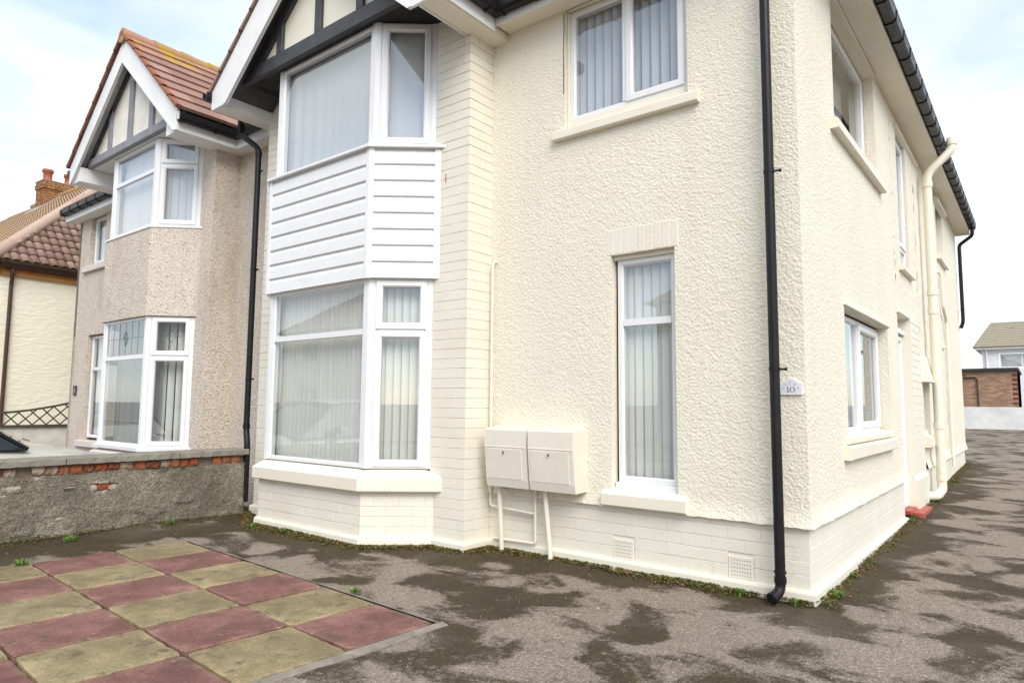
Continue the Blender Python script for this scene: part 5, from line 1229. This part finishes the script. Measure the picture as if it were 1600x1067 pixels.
mb = MB(); mb.tube([(-1.3, 44.9, 4.85), (-1.3, 44.9, .6)], .05, 8); mb.build('downpipe', M['white'], HB)

# houses across the road, behind the camera: they stand mirrored in the panes
def opposite(name, x0, x1, zE, zR, y, label, wallm, gable=False):
    T = thing(name, ((x0+x1)/2, y-4, 0), label, 'house', None)
    F = Fr((x1, y), (-1, 0)); L_ = x1-x0; mb = MB()
    holes = []
    for k in range(max(2, int(L_/3.6))):
        c = L_*(k+.5)/max(2, int(L_/3.6))
        holes += [(c-.8, c+.8, .9, 2.2), (c-.7, c+.7, 3.5, 4.6)]
    wall_holes(mb, F, 0, L_, -.2, zE, holes); mb.box(WORLD, x0, x0+.1, -.2, zE, -y, -y+8); mb.box(WORLD, x1-.1, x1, -.2, zE, -y, -y+8); build_each(mb, 'wall', wallm, T)
    for h in holes:
        w = window(T, F, h[0]+.02, h[1]-.02, h[2]+.02, h[3]-.02, -.08, [(h[0]+.02, (h[0]+h[1])/2, h[2]+.02, h[3]-.02, 0), ((h[0]+h[1])/2, h[1]-.02, h[2]+.02, h[3]-.02, 0)], fw=.07)
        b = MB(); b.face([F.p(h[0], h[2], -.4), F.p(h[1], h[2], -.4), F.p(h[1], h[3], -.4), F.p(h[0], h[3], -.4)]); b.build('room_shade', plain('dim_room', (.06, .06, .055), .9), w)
    mb = MB(); e = .35; r = min(4, L_/2-.3)
    A, B_, C_, D_ = (x0-e, y+e, zE), (x1+e, y+e, zE), (x1+e, y-8-e, zE), (x0-e, y-8-e, zE); R0, R1 = (x0+r, y-4, zR), (x1-r, y-4, zR)
    roof_slope(mb, A, B_, R1, R0, 12); roof_slope(mb, B_, C_, R1, R1, 12); roof_slope(mb, C_, D_, R0, R1, 12); roof_slope(mb, D_, A, R0, R0, 12); mb.build('roof', M['pan'], T)
opposite('opposite_house', -10.1, 2, 5.1, 8.2, -18.2, 'house across the road, mirrored in the tall narrow front window', M['panel'])
opposite('opposite_house', -33, -22.5, 5.2, 8.4, -18.6, 'house across the road, mirrored in the upper lights of the lower bay window', M['yellow'])

# ------------------------------------------------------------------ weeds, moss cushions and grit
leafm = [mat_leaf('fresh_weed', (.065, .125, .016), (.13, .21, .035)), mat_leaf('olive_moss', (.055, .06, .012), (.13, .13, .03)), mat_leaf('red_stem_weed', (.22, .07, .03), (.3, .14, .06))]
def tuft(x, y, r, n, label, mat, hmin=.02, hmax=.06, seed=0):
    rn = random.Random(seed); z = float(gz(x, y))+.012; mb = MB()
    for i in range(n):
        a = rn.uniform(0, 6.28); d = r*rn.random()**.6; px, py = x+math.cos(a)*d, y+math.sin(a)*d; h = rn.uniform(hmin, hmax); ln_ = rn.uniform(.3, 1.1)*h; w_ = rn.uniform(.004, .009); b = rn.uniform(0, 6.28)
        dx, dy = math.cos(b), math.sin(b); q = Vector((px, py, z)); s_ = Vector((-dy, dx, 0))*w_
        m1 = q+Vector((dx*ln_*.5, dy*ln_*.5, h*.7)); t = q+Vector((dx*ln_, dy*ln_, h*rn.uniform(.6, 1.05)))
        mb.add([q-s_*.3, q+s_*.3, m1+s_, t, m1-s_], [(0, 1, 2, 4), (4, 2, 3)])
    return tag(mb.build('weed', mat, None, (x, y, z-.01)), label, 'weed', 'weeds along the foot of the walls')
W_ = [(.07, .30, .055, 110, 'bright green weed at the right foot of the front corner of the cream house', 0), (-.08, -.06, .05, 50, 'small green weed by the front corner, just right of the black downpipe shoe', 0), (.06, .95, .035, 40, 'tiny weed under the side wall halfway to the red step', 0), (.05, 3.85, .05, 50, 'weed beside the red step', 0),
      (-5.28, -.87, .05, 60, 'green weed at the left end of the bay plinth', 0), (-4.75, -.83, .05, 55, 'green weed under the middle of the bay', 0), (-.45, -.075, .05, 60, 'low green weed left of the black downpipe shoe', 0), (-5.95, -2.35, .05, 45, 'weed at the foot of the grey wall near the left edge', 0),
      (-5.16, -2.95, .05, 60, 'grassy weed at the left corner of the paving', 0), (-6.12, -1.35, .05, 45, 'yellow green weed at the foot of the grey wall below its broken patch', 0), (.10, 5.75, .09, 70, 'weed under the elbow of the thick cream pipe', 0), (.10, 7.9, .12, 80, 'brown green weed at the far part of the side wall', 1), (-2.52, -1.75, .03, 30, 'mossy weed at the long edge of the paving', 0)]
for i, (x, y, r, n, lb, k) in enumerate(W_): tuft(x, y, r, n, lb, leafm[k], seed=i)
# moss cushions hugging the walls, uncountable
mb = MB(); mr = MB(); rn = random.Random(3)
for (a, b), wt in zip(BASE, (700, 1400, 600, 450, 450, 2000, 2600, 1500)):
    L_ = math.hypot(b[0]-a[0], b[1]-a[1]); ux, uy = (b[0]-a[0])/L_, (b[1]-a[1])/L_; nx, ny = uy, -ux
    if a[0] < -6.15 and b[0] < -6.2: nx, ny = 1, 0
    for i in range(wt):
        t = rn.random()*L_; dn = float(fbm(np.array(t*2.1), np.array(a[0]), 31)); d = abs(rn.gauss(0, .05))*(.3+1.6*dn)
        if rn.random() > .25+1.3*dn: continue
        d = min(d, .2); x, y = a[0]+ux*t+nx*d, a[1]+uy*t+ny*d; z = float(gz(x, y))+.012+.028*max(0, 1-d/.12); s_ = rn.uniform(.004, .013)
        tgt = mr if rn.random() < .2 else mb
        for j in range(4):
            an = rn.uniform(0, 6.28); q = Vector((x+rn.uniform(-s_, s_), y+rn.uniform(-s_, s_), z+rn.uniform(0, s_))); e1 = Vector((math.cos(an), math.sin(an), rn.uniform(-.2, .9))).normalized()*s_; e2 = e1.cross(Vector((rn.uniform(-.5, .5), rn.uniform(-.5, .5), 1))).normalized()*s_*.5
            tgt.face([q-e1-e2*.3, q+e2, q+e1, q-e2])
stuff(mb.build('moss', leafm[1])); stuff(mr.build('dead_weed', leafm[2]))
mb = MB()
for i in range(420):
    x, y = rn.uniform(-6.1, 2.2), rn.uniform(-4.2, 1.5) if rn.random() < .6 else rn.uniform(-1.6, -.2)
    if y > -.1 and x < .05: continue
    if y > -.95 and x < -2.7: continue
    s_ = rn.uniform(.003, .008)*(1.6 if rn.random() < .05 else 1); z = float(gz(x, y)); d = [Vector((rn.uniform(-1, 1), rn.uniform(-1, 1), rn.uniform(.2, 1))).normalized()*s_ for _ in range(4)]
    q = Vector((x, y, z)); mb.add([q+Vector((s_, 0, 0)), q+Vector((-s_*.6, s_*.8, 0)), q+Vector((-s_*.5, -s_*.9, 0)), q+Vector((0, 0, s_*1.1))], [(0, 1, 3), (1, 2, 3), (2, 0, 3)])
stuff(mb.build('grit', plain('pale_grit', (.33, .29, .24), .85, .3, 40)))
